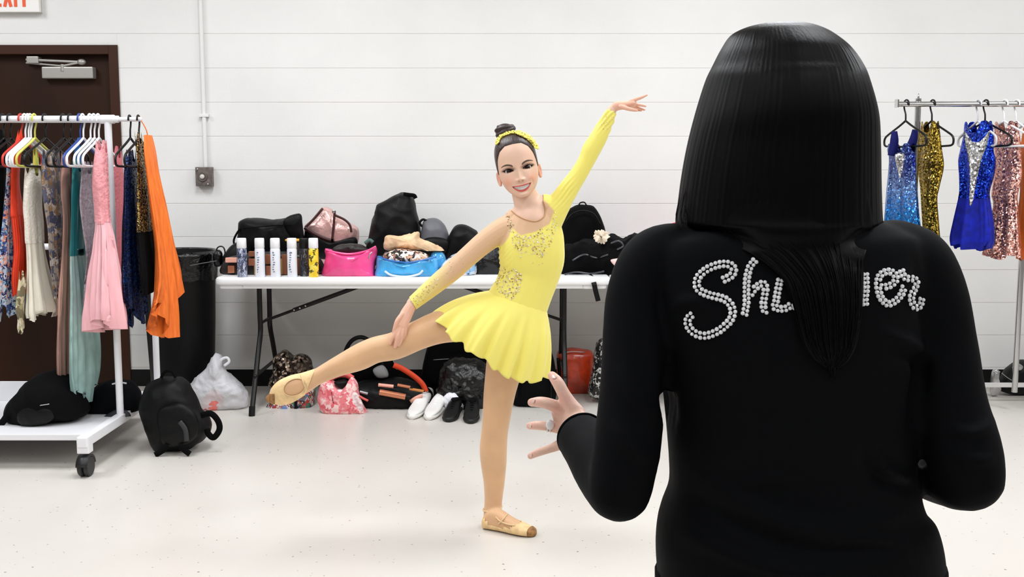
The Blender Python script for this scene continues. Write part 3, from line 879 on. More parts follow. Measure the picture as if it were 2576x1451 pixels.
# crystals
def stones(name, polys, m_list, parent):
    mb = MB()
    for poly, cnt, smin, smax in polys:
        xs = [q[0] for q in poly]; ys = [q[1] for q in poly]; k = 0; tries = 0
        while k < cnt and tries < cnt * 12:
            tries += 1
            x, y = RNG.uniform(min(xs), max(xs)), RNG.uniform(min(ys), max(ys))
            if not in_poly(np.array(x), np.array(y), poly): continue
            p, nn = on_px(dbvh, x, y, 0.001)
            if p is None: continue
            s = 0.82 * RNG.uniform(smin, smax); t1 = nrm(np.cross(nn, RNG.normal(size=3))); t2 = np.cross(nn, t1)
            pv = [p + t1 * s, p + t2 * s * 0.8, p - t1 * s, p - t2 * s * 0.8, p + nn * s * 0.55, p - nn * s * 0.3]
            mb.add((pv, [(0, 1, 4), (1, 2, 4), (2, 3, 4), (3, 0, 4), (1, 0, 5), (2, 1, 5), (3, 2, 5), (0, 3, 5)]), RNG.randint(len(m_list))); k += 1
    o = mb.build(name, m_list, parent, smooth=False); o['kind'] = 'stuff'; return o
m_st = [mat('crystal_gold', (226, 196, 120), 0.25, metal=0.6), mat('crystal_silver', (244, 238, 226), 0.15, metal=0.5), mat('crystal_bronze', (176, 140, 88), 0.25, metal=0.6), mat('crystal_pale', (252, 244, 214), 0.2, metal=0.2), mat('crystal_champagne', (236, 214, 168), 0.2, metal=0.5)]
stones('neckline_crystals', [([(1266, 535), (1276, 533), (1293, 565), (1290, 590), (1282, 580)], 34, 0.003, 0.0048),
                             ([(1284, 574), (1312, 596), (1350, 588), (1385, 568), (1396, 530), (1402, 560), (1390, 600), (1362, 650), (1345, 640), (1330, 615), (1300, 640), (1286, 610)], 150, 0.003, 0.005),
                             ([(1295, 600), (1400, 560), (1400, 600), (1362, 668), (1300, 650)], 45, 0.0025, 0.004)], m_st, girl)
stones('waist_crystals', [([(1238, 686), (1268, 672), (1292, 674), (1312, 690), (1316, 712), (1304, 742), (1286, 754), (1262, 742), (1244, 718)], 190, 0.003, 0.005)], m_st, girl)
stones('cuff_crystals', [([(1035, 755), (1060, 730), (1095, 700), (1108, 705), (1075, 745), (1048, 772)], 70, 0.002, 0.0032), ([(1130, 660), (1160, 640), (1175, 660), (1120, 700)], 14, 0.0018, 0.0026),
                         ([(1505, 325), (1530, 280), (1545, 290), (1530, 325)], 18, 0.0018, 0.0026)], m_st, girl)

# --- skirt
top = []; NT = 180
tc_, ta, tb = P(1302, 752, GY), 74 / S(GY, 750), 0.088
ang = np.linspace(0, 2 * np.pi, NT, endpoint=False)     # 0 = viewer's left, going round the front
lean_ = math.radians(16)
for a in ang:
    x = -ta * math.cos(a); y = -tb * math.sin(a)
    top.append(tc_ + np.array([x * math.cos(lean_), y, -x * math.sin(lean_)]))
hem_px = [(1092, 784, -0.03), (1101, 806, -0.10), (1120, 832, -0.135), (1147, 858, -0.155), (1182, 886, -0.165), (1218, 904, -0.165), (1244, 930, -0.16), (1282, 951, -0.15), (1315, 960, -0.14), (1344, 961, -0.11), (1366, 954, -0.05), (1369, 944, 0.02), (1350, 930, 0.10), (1290, 905, 0.14), (1225, 880, 0.15), (1160, 845, 0.13), (1110, 805, 0.06), (1094, 786, 0.0)]
hem = cr([(*P(a, b, GY + d),) for a, b, d in hem_px], 12, closed=True)
# resample the hem by angle parameter
ln = np.concatenate([[0], np.cumsum(np.linalg.norm(np.diff(np.vstack([hem, hem[:1]]), axis=0), axis=1))]); ln /= ln[-1]
hem = np.stack([np.interp(np.linspace(0, 1, NT, endpoint=False), ln, np.append(hem[:, i], hem[0, i])) for i in range(3)], 1)
top = np.array(top); R = []
NR = 40
ctrl = (top + hem) / 2 + (np.stack([-np.cos(ang) * 0.03, -np.sin(ang) * 0.035, 0.02 + 0.0 * ang], 1))
for i in range(NR):
    t = i / (NR - 1)
    p = top * (1 - t) ** 2 + 2 * ctrl * t * (1 - t) + hem * t * t
    amp = 0.014 * max(0, t - 0.12) ** 1.2
    fl = np.sin(ang * 17 + 1.2 * np.sin(ang * 3)) + 0.5 * np.sin(ang * 29 + 1)
    out = nrm(np.stack([-np.cos(ang), -np.sin(ang), 0 * ang], 1))
    p = p + out * (amp * fl)[:, None]
    p[:, 2] += -0.006 * t ** 3 * np.sin(ang * 23 + 0.7) 
    R.append(p)
v, f = rings(np.array(R), caps=False)
o = MB().add((v, f)).build('skirt', mat('yellow_skirt_fabric', (250, 236, 116), 0.55, sheen=0.25, bump=0.03, bscale=900), girl)
sm = o.modifiers.new('thickness', 'SOLIDIFY'); sm.thickness = 0.0016; sm.offset = 0
# --- tights
mb = MB(); 
for r in (LEG_UP, LEG_DN): mb.add(limb(r, add=0.002))
mb.add(limb(FOOT_UP, add=0.0015)); mb.add(foot_rings(0.0012))
mb.add(limb(TORSO[-4:], add=0.001))
MB().add(remesh(mb, 0.005, 6)).build('tights', mat('tan_tights', (222, 176, 132), 0.5, sheen=0.2, vary=0.03, vscale=12), girl)
# --- ballet shoes
m_shoe = mat('cream_canvas', (238, 202, 148), 0.6, vary=0.07, vscale=40, bump=0.05, bscale=300)
m_toe = mat('worn_suede', (150, 108, 62), 0.8, vary=0.2, vscale=80)
m_el = mat('nude_elastic', (232, 200, 152), 0.6)
p, ra, rb = L(FOOT_UP + [(676, 1003, -0.06, 6, 0.8)], k=24, add=0.0035)
v, f = sweep(p, ra, rb, n=110, round_ends=True)
X, Yp = px_of(v); ca, sa = math.cos(-0.42), math.sin(-0.42)
dx, dy = X - 741, Yp - 974; u = (dx * ca + dy * sa) / 29; w_ = (-dx * sa + dy * ca) / 20
op = (u * u + w_ * w_ < 1) & (v[:, 1] < GY - 0.06)
v2, f2 = keep_faces((v, f), ~op & (X * 0.93 + Yp * 0.36 < 783 * 0.93 + 955 * 0.36))
sh = MB().add((v2, f2)).build('ballet_shoe', m_shoe, girl)
s_ = sh.modifiers.new('thickness', 'SOLIDIFY'); s_.thickness = 0.002; s_.offset = -1
X, Yp = px_of(v)
MB().add(wrinkle(keep_faces((v + vnormals(v, f) * 0.0012, f), (X < 692) & (Yp > 990)), 0.0003, 200)).build('toe_patch', m_toe, sh)
sbvh = BVHTree.FromPolygons([Vector(q) for q in v], f)
def strap(pxs, bv_, name, par, rr=0.0028):
    pts = [q for q in (on_px(bv_, a, b, 0.001)[0] for a, b in cr(np.array(pxs, float), 4)) if q is not None]
    if len(pts) > 3: MB().add(tube(pts, rr, n=6, k=2)).build(name, m_el, par)
strap([(757, 943), (762, 958), (768, 975), (766, 986)], sbvh, 'elastic', sh)
strap([(741 + 29 * math.cos(a) * ca - 20 * math.sin(a) * sa, 974 + 29 * math.cos(a) * sa + 20 * math.sin(a) * ca) for a in np.linspace(0, 6.283, 25)], sbvh, 'edge_binding', sh, 0.0016)
v, f = foot_rings(0.0035)
t_ = ((v - hp) @ ax) / Lf; up_ = v[:, 2]; side = (v - hp) @ sd
topcut = (t_ > 0.14) & (t_ < 0.68) & (up_ > np.interp(t_, [0.1, 0.3, 0.5, 0.68], [0.045, 0.038, 0.032, 0.045]))
topcut |= (t_ <= 0.14) & (up_ > 0.052)
v2, f2 = keep_faces((v, f), ~topcut)
sh = MB().add((v2, f2)).build('ballet_shoe', m_shoe, girl)
s_ = sh.modifiers.new('thickness', 'SOLIDIFY'); s_.thickness = 0.002; s_.offset = -1
MB().add(keep_faces((v + vnormals(v, f) * 0.0012 + [0, 0, 0.0006], f), t_ > 0.88)).build('toe_patch', m_toe, sh)
fb = BVHTree.FromPolygons([Vector(q) for q in v], f)
strap([(1253, 1318), (1262, 1310), (1270, 1300), (1276, 1292)], fb, 'elastic', sh)
strap([(1247, 1300), (1258, 1310), (1275, 1318), (1295, 1322)], fb, 'elastic', sh)
mb = MB(); an = P(1239, 1278, GY + 0.02); th = np.linspace(0, 2 * np.pi, 25); rr = 24 / S(GY, 1280)
mb.add(tube([an + np.array([rr * math.cos(t), rr * math.sin(t), 0.006 * math.cos(t)]) for t in th], 0.003, n=6, k=2)); mb.build('ankle_elastic', m_el, sh)
# ================================================================== the woman in the black jacket
WY = 1.5
woman = thing('person', 'woman seen from behind with long black hair and a black jacket lettered in rhinestones', 'person', (float(P(1990, 1300, WY)[0]), WY, 0))
m_jacket = mat('black_jersey', (4, 5, 8), 0.75, spec=0.1, sheen=0.0, bump=0.05, bscale=700)
WT = [(1965, 545, 0.003, 130, 0.9), (1966, 566, 0.003, 215, 0.62), (1967, 590, 0.002, 300, 0.50), (1968, 620, 0.001, 345, 0.50), (1972, 690, 0.0, 352, 0.54), (1978, 770, -0.003, 342, 0.60), (1985, 860, -0.003, 330, 0.64),
      (1990, 960, 0.0, 322, 0.64), (1990, 1060, 0.0, 314, 0.64), (1988, 1150, 0.005, 306, 0.64), (1990, 1225, 0.005, 312, 0.66), (1990, 1330, 0.005, 342, 0.68), (2008, 1440, 0.005, 356, 0.68), (2010, 1520, 0.005, 356, 0.68)]
WL = [(1700, 648, 0.0, 92), (1648, 668, 0.0, 90), (1612, 750, -0.01, 87), (1598, 860, -0.03, 85), (1590, 1000, -0.05, 85), (1576, 1130, -0.07, 87), (1560, 1230, -0.08, 82)]
WLf = [(1558, 1236, -0.08, 79), (1530, 1195, -0.02, 80), (1500, 1150, 0.04, 74), (1474, 1112, 0.09, 66), (1461, 1095, 0.115, 62)]
WR = [(2250, 640, 0.0, 92), (2308, 668, 0.0, 92), (2345, 760, -0.01, 92), (2368, 880, -0.02, 90), (2392, 1020, -0.04, 89), (2424, 1130, -0.06, 94), (2437, 1195, -0.07, 90)]
WRf = [(2437, 1197, -0.07, 88), (2385, 1192, 0.02, 82), (2310, 1170, 0.13, 70), (2240, 1140, 0.22, 60)]
mb = MB()
p, ra, rb = L(WT, WY); mb.add(sweep(p, ra, rb, n=40, power=2.25, round_ends=True))
for r in (WL, WR): mb.add(limb(r, Y0=WY, n=28))
for r in (WLf, WRf):
    p, ra, rb = L(r, WY, k=8); mb.add(sweep(p, ra, rb, n=28, ref=(0.3, 0.2, 0.9), caps=True))
v, f = remesh(mb, 0.006, 8)
n = vnormals(v, f); X, Yp = px_of(v); back = (v[:, 1] < WY + 0.02)
def ridge(pts, wpx, h):
    """soft cloth fold along a pixel line on the side facing the camera"""
    global v
    q = cr(np.array(pts, float), 10); d = np.full(len(v), 1e9); tt = np.zeros(len(v))
    for i, (a, b) in enumerate(q):
        e = np.hypot(X - a, Yp - b); m = e < d; d = np.where(m, e, d); tt = np.where(m, i / len(q), tt)
    v = v + n * (h * np.exp(-(d / wpx) ** 2) * np.sin(np.pi * np.clip(tt, 0.02, 0.98)) * back)[:, None]
for pts, w_, h in (([(1740, 1180), (1860, 1260), (1990, 1320), (2120, 1330), (2280, 1290)], 22, 0.012), ([(1720, 1240), (1880, 1330), (2050, 1385), (2290, 1370)], 18, -0.010),
                   ([(2180, 1110), (2230, 1180), (2290, 1205)], 13, 0.011), ([(2150, 1130), (2210, 1205), (2290, 1230)], 13, -0.008), ([(1690, 1330), (1850, 1400), (2000, 1440), (2200, 1430)], 18, 0.010), ([(1850, 1230), (1930, 1200), (2000, 1205)], 14, 0.007),
                   ([(2060, 1370), (2180, 1355), (2300, 1375)], 12, 0.009), ([(2200, 830), (2300, 870), (2345, 900)], 14, 0.008), ([(2220, 860), (2300, 910), (2330, 960)], 14, -0.007),
                   ([(1690, 780), (1730, 760), (1800, 770)], 16, 0.006), ([(1560, 900), (1600, 1000), (1660, 1060)], 20, 0.008), ([(1540, 1050), (1590, 1130), (1650, 1150)], 16, 0.008), ([(1690, 870), (1680, 980), (1690, 1080)], 16, -0.012),
                   ([(2330, 860), (2310, 980), (2290, 1100)], 18, -0.013), ([(2500, 1060), (2450, 1090), (2390, 1080)], 14, 0.007), ([(2515, 1150), (2460, 1160), (2400, 1140)], 14, 0.007),
                   ([(1665, 640), (1660, 760), (1670, 850)], 12, -0.005), ([(2300, 640), (2310, 740), (2330, 840)], 12, -0.005)):
    ridge(pts, w_, h)
v = v + n * (0.0022 * Wob(5, 26)(v) + 0.0010 * Wob(6, 60)(v))[:, None]
# open the left cuff
cuffc = P(1461, 1095, WY + 0.115); cdir = nrm(P(1461, 1095, WY + 0.115) - P(1500, 1150, WY + 0.04))
beyond = ((v - cuffc) @ cdir > -0.002) & (np.linalg.norm(v - cuffc, axis=1) < 0.09)
v2, f2 = keep_faces((v, f), ~beyond)
jk = MB().add((v2, f2)).build('jacket', m_jacket, woman)
so = jk.modifiers.new('thickness', 'SOLIDIFY'); so.thickness = 0.004; so.offset = -1
jb = BVHTree.FromPolygons([Vector(q) for q in v], f)
th = np.linspace(0, 2 * np.pi, 33)
a1 = nrm(np.cross(cdir, [0.3, 0.2, 0.9])); a2 = np.cross(cdir, a1); rc_ = 62 / S(1.615, 1095)
MB().add(tube([cuffc - cdir * 0.004 + (a1 * math.cos(t) + a2 * math.sin(t)) * rc_ * 0.985 for t in th], 0.0022, n=8, k=2)).build('cuff_edge', m_jacket, jk)
p, ra, rb = L([(2008, 1425, 0.005, 359, 0.68), (2010, 1520, 0.005, 361, 0.68)], WY); mb = MB().add(sweep(p, ra, rb, n=40, power=2.25)); mb.build('jacket_hem_band', m_jacket, jk)
# trousers and shoes
xc_ = float(P(2005, 1450, WY)[0]); m_pants = mat('black_trousers', (15, 15, 18), 0.85)
mb = MB()
for sg in (-1, 1):
    mb.add(sweep(cr([(xc_ + sg * 0.085, WY, 0.72), (xc_ + sg * 0.088, WY, 0.60), (xc_ + sg * 0.09, WY, 0.42), (xc_ + sg * 0.092, WY + 0.01, 0.25), (xc_ + sg * 0.095, WY + 0.015, 0.05)], 6), np.interp(np.linspace(0, 1, 25), [0, 0.25, 0.5, 0.75, 1], [0.092, 0.085, 0.066, 0.06, 0.052]), n=20))
mb.add(ball((xc_, WY, 0.68), (0.185, 0.12, 0.13), 24, 14))
MB().add(remesh(mb, 0.008, 5)).build('trousers', m_pants, woman)
for sg in (-1, 1):
    R = []; t_ = np.linspace(0, 2 * np.pi, 20, endpoint=False)
    for s_, w_, z1 in ((0, 0.02, 0.03), (0.03, 0.034, 0.055), (0.10, 0.038, 0.075), (0.2, 0.040, 0.06), (0.32, 0.044, 0.05), (0.42, 0.036, 0.042), (0.47, 0.018, 0.03)):
        yy = WY - 0.06 + s_ * 0.55
        R.append([(xc_ + sg * (0.095 + 0.02 * s_) + w_ * math.cos(a), yy, z1 / 2 + z1 / 2 * math.sin(a)) for a in t_])
    sh = MB().add(rings(np.array(R))).build('shoe', m_black_pl, woman)

# head, neck and hands: the body
hc0 = P(1963, 60, WY + 0.03) - np.array([0, 0, 0.152])
g2 = face(hg, smiling=False)
def HW2(v_): v_ = np.asarray(v_, float) * 1.02; return hc0 + v_ * np.array([-1, -1, 1])
hcol2 = face_cols(g2, (238, 200, 180)); hv2, hf2 = rings(HW2(g2))
hc2 = np.concatenate([hcol2.reshape(-1, 3), hcol2[0].mean(0)[None], hcol2[-1].mean(0)[None]])
WS = (240, 198, 178)
K = dict(Y0=WY)
hand_l = hand([([(1475, 1115, 0.09, 40, 0.7), (1455, 1085, 0.13, 42, 0.62), (1440, 1068, 0.155, 50, 0.42), (1422, 1062, 0.17, 50, 0.34), (1410, 1064, 0.178, 44, 0.32)], K),
               ([(1452, 1040, 0.155, 22, 0.8), (1433, 1015, 0.165, 19), (1418, 990, 0.172, 16.5), (1403, 962, 0.182, 15.5), (1389, 945, 0.196, 12)], K),
               ([(1432, 1040, 0.165, 20, 0.8), (1410, 1028, 0.17, 17.5), (1382, 1016, 0.172, 15.5), (1358, 1011, 0.180, 14), (1337, 1012, 0.20, 11)], K),
               ([(1425, 1078, 0.17, 17, 0.9), (1402, 1076, 0.174, 14.5), (1376, 1072, 0.176, 12.5), (1352, 1070, 0.184, 11.8), (1332, 1071, 0.20, 9.5)], K),
               ([(1428, 1108, 0.16, 17, 0.9), (1404, 1120, 0.165, 13.5), (1378, 1130, 0.168, 11.2), (1354, 1138, 0.175, 10.4), (1334, 1147, 0.188, 8.5)], K),
               ([(1462, 1058, 0.15, 22), (1445, 1030, 0.19, 18), (1432, 1012, 0.23, 15), (1420, 1000, 0.26, 12)], K)], 0.0022)
hand_r = hand([([(2235, 1138, 0.23, 36, 0.8), (2205, 1120, 0.27, 38, 0.6), (2175, 1105, 0.30, 42, 0.4)], K)] +
              [([(2180, 1080 + 18 * i, 0.30, 12), (2140 - 6 * (1 if i in (1, 2) else 0), 1072 + 20 * i, 0.33, 10), (2118, 1078 + 20 * i, 0.36, 9)], K) for i in range(4)] +
              [([(2200, 1085, 0.27, 15), (2185, 1050, 0.29, 11), (2175, 1030, 0.30, 9)], K)], 0.0025)
neck = sweep(*L([(1964, 420, 0.03, 92), (1965, 520, 0.03, 95), (1966, 590, 0.02, 105)], WY), n=24, round_ends=True)
ib = MB()
p, ra, rb = L(WT, WY, add=-0.012); ib.add(sweep(p, ra, rb, n=24, round_ends=True))
for r in (WL, WLf, WR, WRf): ib.add(limb(r, Y0=WY, n=14, add=-0.012))
inner = remesh(ib, 0.012, 3)
wb = MB().add((hv2, hf2)).add(neck).add(hand_l).add(hand_r).add(inner)
for sg in (-1, 1):
    e = ear(sg); wb.add((HW2(e[0]), e[1]))
o = wb.build('body', mat_attr('woman_skin', 0.42, sss=0.1, bump=0.08, bscale=160), woman)
tot = len(o.data.vertices); cc = np.broadcast_to(lc(WS), (tot, 3)).copy(); cc[:len(hc2)] = hc2
hv_ = wb.verts(); a0 = len(hv2) + len(neck[0]); a1_ = a0 + len(hand_l[0])
X2, Y2 = px_of(hv_[a0:a1_])
tipk = np.zeros(len(X2))
for q in ((1388, 946), (1338, 1012), (1332, 1071), (1333, 1147), (1420, 1005), (1402, 1030)):
    tipk = np.maximum(tipk, np.exp(-(((X2 - q[0]) ** 2 + (Y2 - q[1]) ** 2) / 22 ** 2)))
cc[a0:a1_] = lc(WS) * (1 - 0.45 * tipk[:, None]) + lc((238, 168, 150)) * 0.45 * tipk[:, None]
set_col(o, cc)
hb2 = BVHTree.FromPolygons([Vector(q) for q in hand_l[0]], hand_l[1])
for (x, y, a, s) in ((1334, 1071, 0.1, 1.0), (1336, 1145, -0.4, 0.85), (1342, 1008, 0.1, 1.15), (1394, 948, 0.9, 1.1)):
    p, nn = on_px(hb2, x, y, 0.0004)
    if p is None: continue
    t1 = nrm(np.array([-math.cos(a), 0.1, math.sin(a)])); t1 = nrm(t1 - nn * (t1 @ nn)); t2 = np.cross(nn, t1)
    M = Matrix.Translation(Vector(p)) @ Matrix((t1, t2, nn)).transposed().to_4x4()
    MB().add(xf(ball((0, 0, 0), (0.0048 * s, 0.0036 * s, 0.0007), 12, 6), M)).build('fingernail', mat('nail_polish', (242, 202, 188), 0.2, coat=0.5), woman)
# ring
pr, ra, rb = L([(1390, 1074, 0.1745, 14.4), (1383, 1073, 0.175, 14.2), (1377, 1072, 0.176, 13.6)], WY)
rg = MB()
for i in (0, 1):
    d_ = nrm(pr[-1] - pr[0]); u1 = nrm(np.cross(d_, [0, 1, 0])); u2 = np.cross(d_, u1); c_ = pr[len(pr) // 2] + d_ * (0.0022 * (i * 2 - 1))
    rg.add(tube([c_ + (u1 * math.cos(t) + u2 * math.sin(t)) * 0.0088 for t in np.linspace(0, 2 * np.pi, 25)], 0.0014, n=8, k=2))
rg = rg.build('ring', m_chrome, woman)
p, nn = on_px(hb2, 1384, 1070, 0.003)
if p is not None:
    MB().add(ball(p, (0.0068, 0.0045, 0.0085), 14, 8)).build('ring_stone', mat('opal_white', (244, 244, 246), 0.12, coat=0.6), rg)
p2, nn = on_px(hb2, 1388, 1098, 0.001)

# hair
hair_rows = [(57, 1964, 1976), (59, 1938, 2000), (64, 1902, 2032), (73, 1868, 2060), (90, 1838, 2090), (123, 1816, 2128), (164, 1795, 2157), (205, 1776, 2173), (288, 1750, 2194), (371, 1729, 2200), (454, 1714, 2202), (536, 1704, 2206), (566, 1702, 2210), (600, 1712, 2208), (630, 1730, 2200)]
bk = np.interp([r[0] for r in hair_rows], [57, 59, 64, 73, 90, 123, 205, 288, 400, 500, 566, 630], [0.005, 0.022, 0.044, 0.060, 0.078, 0.098, 0.122, 0.130, 0.124, 0.118, 0.112, 0.10])
ft = np.interp([r[0] for r in hair_rows], [57, 59, 64, 90, 123, 205, 288, 400, 566, 630], [0.005, 0.02, 0.035, 0.06, 0.085, 0.10, 0.10, 0.09, 0.085, 0.06])
rows = []
for (y, xl, xr), b_, f_ in zip(hair_rows, bk, ft):
    a, c = P(xl, y, WY + 0.03), P(xr, y, WY + 0.03)
    rows.append(((a[0] + c[0]) / 2, a[2], (c[0] - a[0]) / 2, b_, f_))
rows = cr(rows, 7); NH = 420
th = np.linspace(0, 2 * np.pi, NH, endpoint=False)          # 0 = viewer's right, pi/2 = away, 3pi/2 = towards the camera
rs = np.random.RandomState(11)
strand = sum(a * np.sin(k_ * th + ph) for k_, a, ph in zip(rs.randint(15, 130, 26), rs.uniform(0.2, 1, 26), rs.uniform(0, 6.28, 26))) / 4.5
R = []
for i, (cx_, z, w_, b_, f_) in enumerate(rows):
    t = i / (len(rows) - 1)
    e = 1 + 0.0028 * strand * min(1, t * 3)
    c, s = np.cos(th), np.sin(th)
    b_ = b_ + np.interp(i / (len(rows) - 1), [0.45, 0.62, 0.76, 0.88, 1.0], [0, 0.008, 0.022, 0.030, 0.036]) * np.exp(-(c / np.interp(t, [0.70, 0.82, 0.95], [1.05, 0.98, 0.52])) ** 6)
    b_ = b_ - np.interp(t, [0.84, 0.95], [0, 0.05]) * (1 - np.exp(-(c / 0.56) ** 6))
    yy = np.where(s > 0, f_ * s, b_ * np.sign(s) * np.abs(s) ** 0.9)
    R.append(np.stack([cx_ + w_ * c * e, WY + 0.03 + yy * e, np.full(NH, z)], -1))
# the crown whorl: a small dip where the hair parts
v, f = rings(np.array(R))
fx = v[:, 0] - hc0[0]
keep = ~((v[:, 1] > WY + 0.03 + 0.055) & (np.abs(fx) < 0.075) & (v[:, 2] < hc0[2] + 0.07))
v, f = keep_faces((v, f), keep)
def black_hair():
    m, nt, b = _new('glossy_black_hair')
    vec = _obj_coords(nt, (260, 260, 6))
    n_ = _noise(nt, vec, 1.0, 4)
    r = _ramp(nt, n_.outputs['Fac'], [(0.3, (2, 2, 3)), (0.75, (6, 6, 8))])
    nt.links.new(r.outputs[0], b.inputs['Base Color'])
    b.inputs['Roughness'].default_value = 0.44; b.inputs['Specular IOR Level'].default_value = 0.12
    b.inputs['Anisotropic'].default_value = 0.5
    _bump(nt, b, n_.outputs['Fac'], 0.2, 0.002)
    return m
m_bh = black_hair()
hair = MB().add((v, f)).build('hair', m_bh, woman)
# the length that lies on the back, following the jacket
tress = [(430, 1800, 2170), (520, 1748, 2190), (560, 1765, 2196), (590, 1805, 2190), (620, 1855, 2182), (650, 1908, 2176), (700, 1966, 2172), (760, 1992, 2170), (820, 2008, 2164), (870, 2024, 2154), (905, 2050, 2136), (925, 2078, 2112)]
_ry = np.array(rows)
def curtain_Y(x, y):
    q = P(x, y, WY - 0.08); z = q[2]
    o_ = np.argsort(_ry[:, 1]); cx_, w_, b_ = (np.interp(z, _ry[o_, 1], _ry[o_, i]) for i in (0, 2, 3))
    s_ = math.sqrt(max(0.0, 1 - ((q[0] - cx_) / w_) ** 2))
    u_ = (q[0] - cx_) / w_; t_ = float(np.interp(-z, -_ry[:, 1], np.linspace(0, 1, len(_ry))))
    b_ = b_ + np.interp(t_, [0.45, 0.62, 0.76, 0.88, 1.0], [0, 0.008, 0.022, 0.030, 0.036]) * math.exp(-(u_ / np.interp(t_, [0.70, 0.82, 0.95], [1.05, 0.98, 0.52])) ** 6)
    b_ = b_ - np.interp(t_, [0.84, 0.95], [0, 0.05]) * (1 - math.exp(-(u_ / 0.56) ** 6))
    return WY + 0.03 - b_ * s_ ** 0.9
tr = cr(np.array(tress, float), 6); R = []; NX = 60
for i, (y, xl, xr) in enumerate(tr):
    t = i / (len(tr) - 1); up, dn = [], []
    for j in range(NX):
        u = j / (NX - 1); x = xl + (xr - xl) * u
        p, nn = on_px(jb, x, max(y, 548), 0.0)
        Yj = p[1] if p is not None else WY - 0.09
        h = 0.004 + 0.016 * math.sin(math.pi * min(max(u, 0.03), 0.97)) ** 0.5 * (1 - 0.6 * t) + 0.0012 * math.sin(j * 1.9 + 2 * math.sin(j * 0.7)) + 0.0006 * math.sin(j * 4.1 + 3 * t)
        k_ = sstep(590, 680, y); edge = 0.012 * (2 * u - 1) ** 2
        Yt = curtain_Y(x, min(y, 625)) + 0.001 - np.interp(y, [430, 500, 560, 620, 680], [-0.006, -0.001, 0.002, 0.005, 0.008]) * (1 - 0.8 * (2 * u - 1) ** 4)
        Yf = Yt * (1 - k_) + (Yj - h) * k_
        k2 = sstep(548, 650, y); Yf = Yf * (1 - k2) + k2 * min(Yf, Yj - 0.004 - 0.006 * math.sin(math.pi * min(max(u, 0.02), 0.98)) ** 0.5)
        up.append(P(x, y, Yf)); dn.append(P(x, y, max(Yf + 0.006, Yj + 0.004 if y > 640 else Yf + 0.02)))
    R.append(up + dn[::-1])
tress_vf = rings(np.array(R))
MB().add(tress_vf).build('hair_length', m_bh, woman)
# loose strands at tips and sides
mbs = MB()
tb = BVHTree.FromPolygons([Vector(q) for q in tress_vf[0]], tress_vf[1])
for i in range(170):
    u = rs.uniform(0.03, 0.97); y0 = rs.uniform(560, 760); y1 = rs.uniform(860, 965) - 60 * abs(2 * u - 1)
    pts = []
    for t in np.linspace(0, 1, 9):
        y = y0 + (y1 - y0) * t
        xl0, xr0 = np.interp(y, tr[:, 0], tr[:, 1]), np.interp(y, tr[:, 0], tr[:, 2])
        x = xl0 + (xr0 - xl0) * u + 5 * math.sin(3 * t + i) * t + (1 - t) * 4 * math.sin(i)
        p, nn = on_px(tb, x, y, 0.0)
        if p is None: p, nn = on_px(jb, x, y, 0.0)
        if p is not None: pts.append(P(x, y, p[1] - 0.0012 + 0.006 * (1 - t) ** 6))
    if len(pts) > 4: mbs.add(tube(pts, [0.0004, 0.0011, 0.0010, 0.0003], n=5, k=3))
for i in range(16):
    x0 = 1706 + rs.uniform(0, 30); pts = [P(x0 + rs.uniform(0, 8), 470 + rs.uniform(0, 40), WY), P(x0 - 6, 540, WY - 0.01), P(x0 + rs.uniform(-14, 10), 572 + rs.uniform(0, 20), WY - 0.03)]
    mbs.add(tube(pts, [0.0002, 0.0005, 0.0002], n=5, k=4))
    x0 = 2206 - rs.uniform(0, 30); pts = [P(x0, 470 + rs.uniform(0, 40), WY), P(x0 + 4, 540, WY - 0.01), P(x0 + rs.uniform(-6, 16), 566 + rs.uniform(0, 14), WY - 0.03)]
    mbs.add(tube(pts, [0.0002, 0.0005, 0.0002], n=5, k=4))
o = mbs.build('loose_strands', m_bh, woman); o['kind'] = 'stuff'

# rhinestone lettering
Zx = lambda q: (1660 + 0.28727 * q[0], 600 + 0.28727 * q[1])
LET = [('S', 23, [[(560, 360), (620, 330), (648, 285), (630, 240), (570, 222), (490, 236), (410, 272), (345, 330), (325, 390), (345, 450), (420, 490), (500, 510), (570, 532), (620, 580), (640, 640), (620, 710), (570, 765), (510, 810), (430, 843), (370, 848), (300, 820), (258, 770), (248, 715), (272, 675), (312, 655)]]),
       ('h', 20, [[(830, 195), (790, 245), (768, 320), (760, 400), (758, 480), (760, 560), (748, 630), (740, 680)], [(770, 560), (800, 480), (850, 420), (905, 395), (925, 440), (915, 510), (905, 575), (915, 625), (955, 630)]]),
       ('i', 20, [[(1052, 365), (1036, 430), (1024, 500), (1014, 560), (1004, 600), (1050, 615), (1110, 608), (1160, 565)], [(1050, 268), (1100, 280)]]),
       ('m', 18, [[(1190, 610), (1200, 470), (1240, 430), (1275, 480), (1270, 600)], [(1275, 490), (1320, 430), (1360, 480), (1360, 600)]]),
       ('m', 18, [[(1480, 600), (1490, 450), (1530, 410), (1570, 460), (1570, 580)], [(1575, 470), (1640, 400), (1690, 400), (1700, 560)], [(1795, 315), (1800, 400), (1798, 470), (1790, 540), (1795, 585)]]),
       ('e', 19, [[(1935, 425), (2000, 415), (2055, 370), (2045, 310), (1990, 290), (1930, 315), (1905, 370), (1908, 450), (1935, 525), (1990, 572), (2055, 545), (2105, 490), (2130, 425)]]),
       ('r', 18, [[(2108, 285), (2128, 335), (2170, 352), (2215, 352), (2238, 380), (2222, 435), (2196, 490), (2196, 555), (2230, 605), (2268, 585), (2285, 520)], [(2130, 335), (2130, 400)]])]
m_gem = mat('rhinestone', (252, 252, 254), 0.1, metal=0.0, coat=1.0)
gem = None
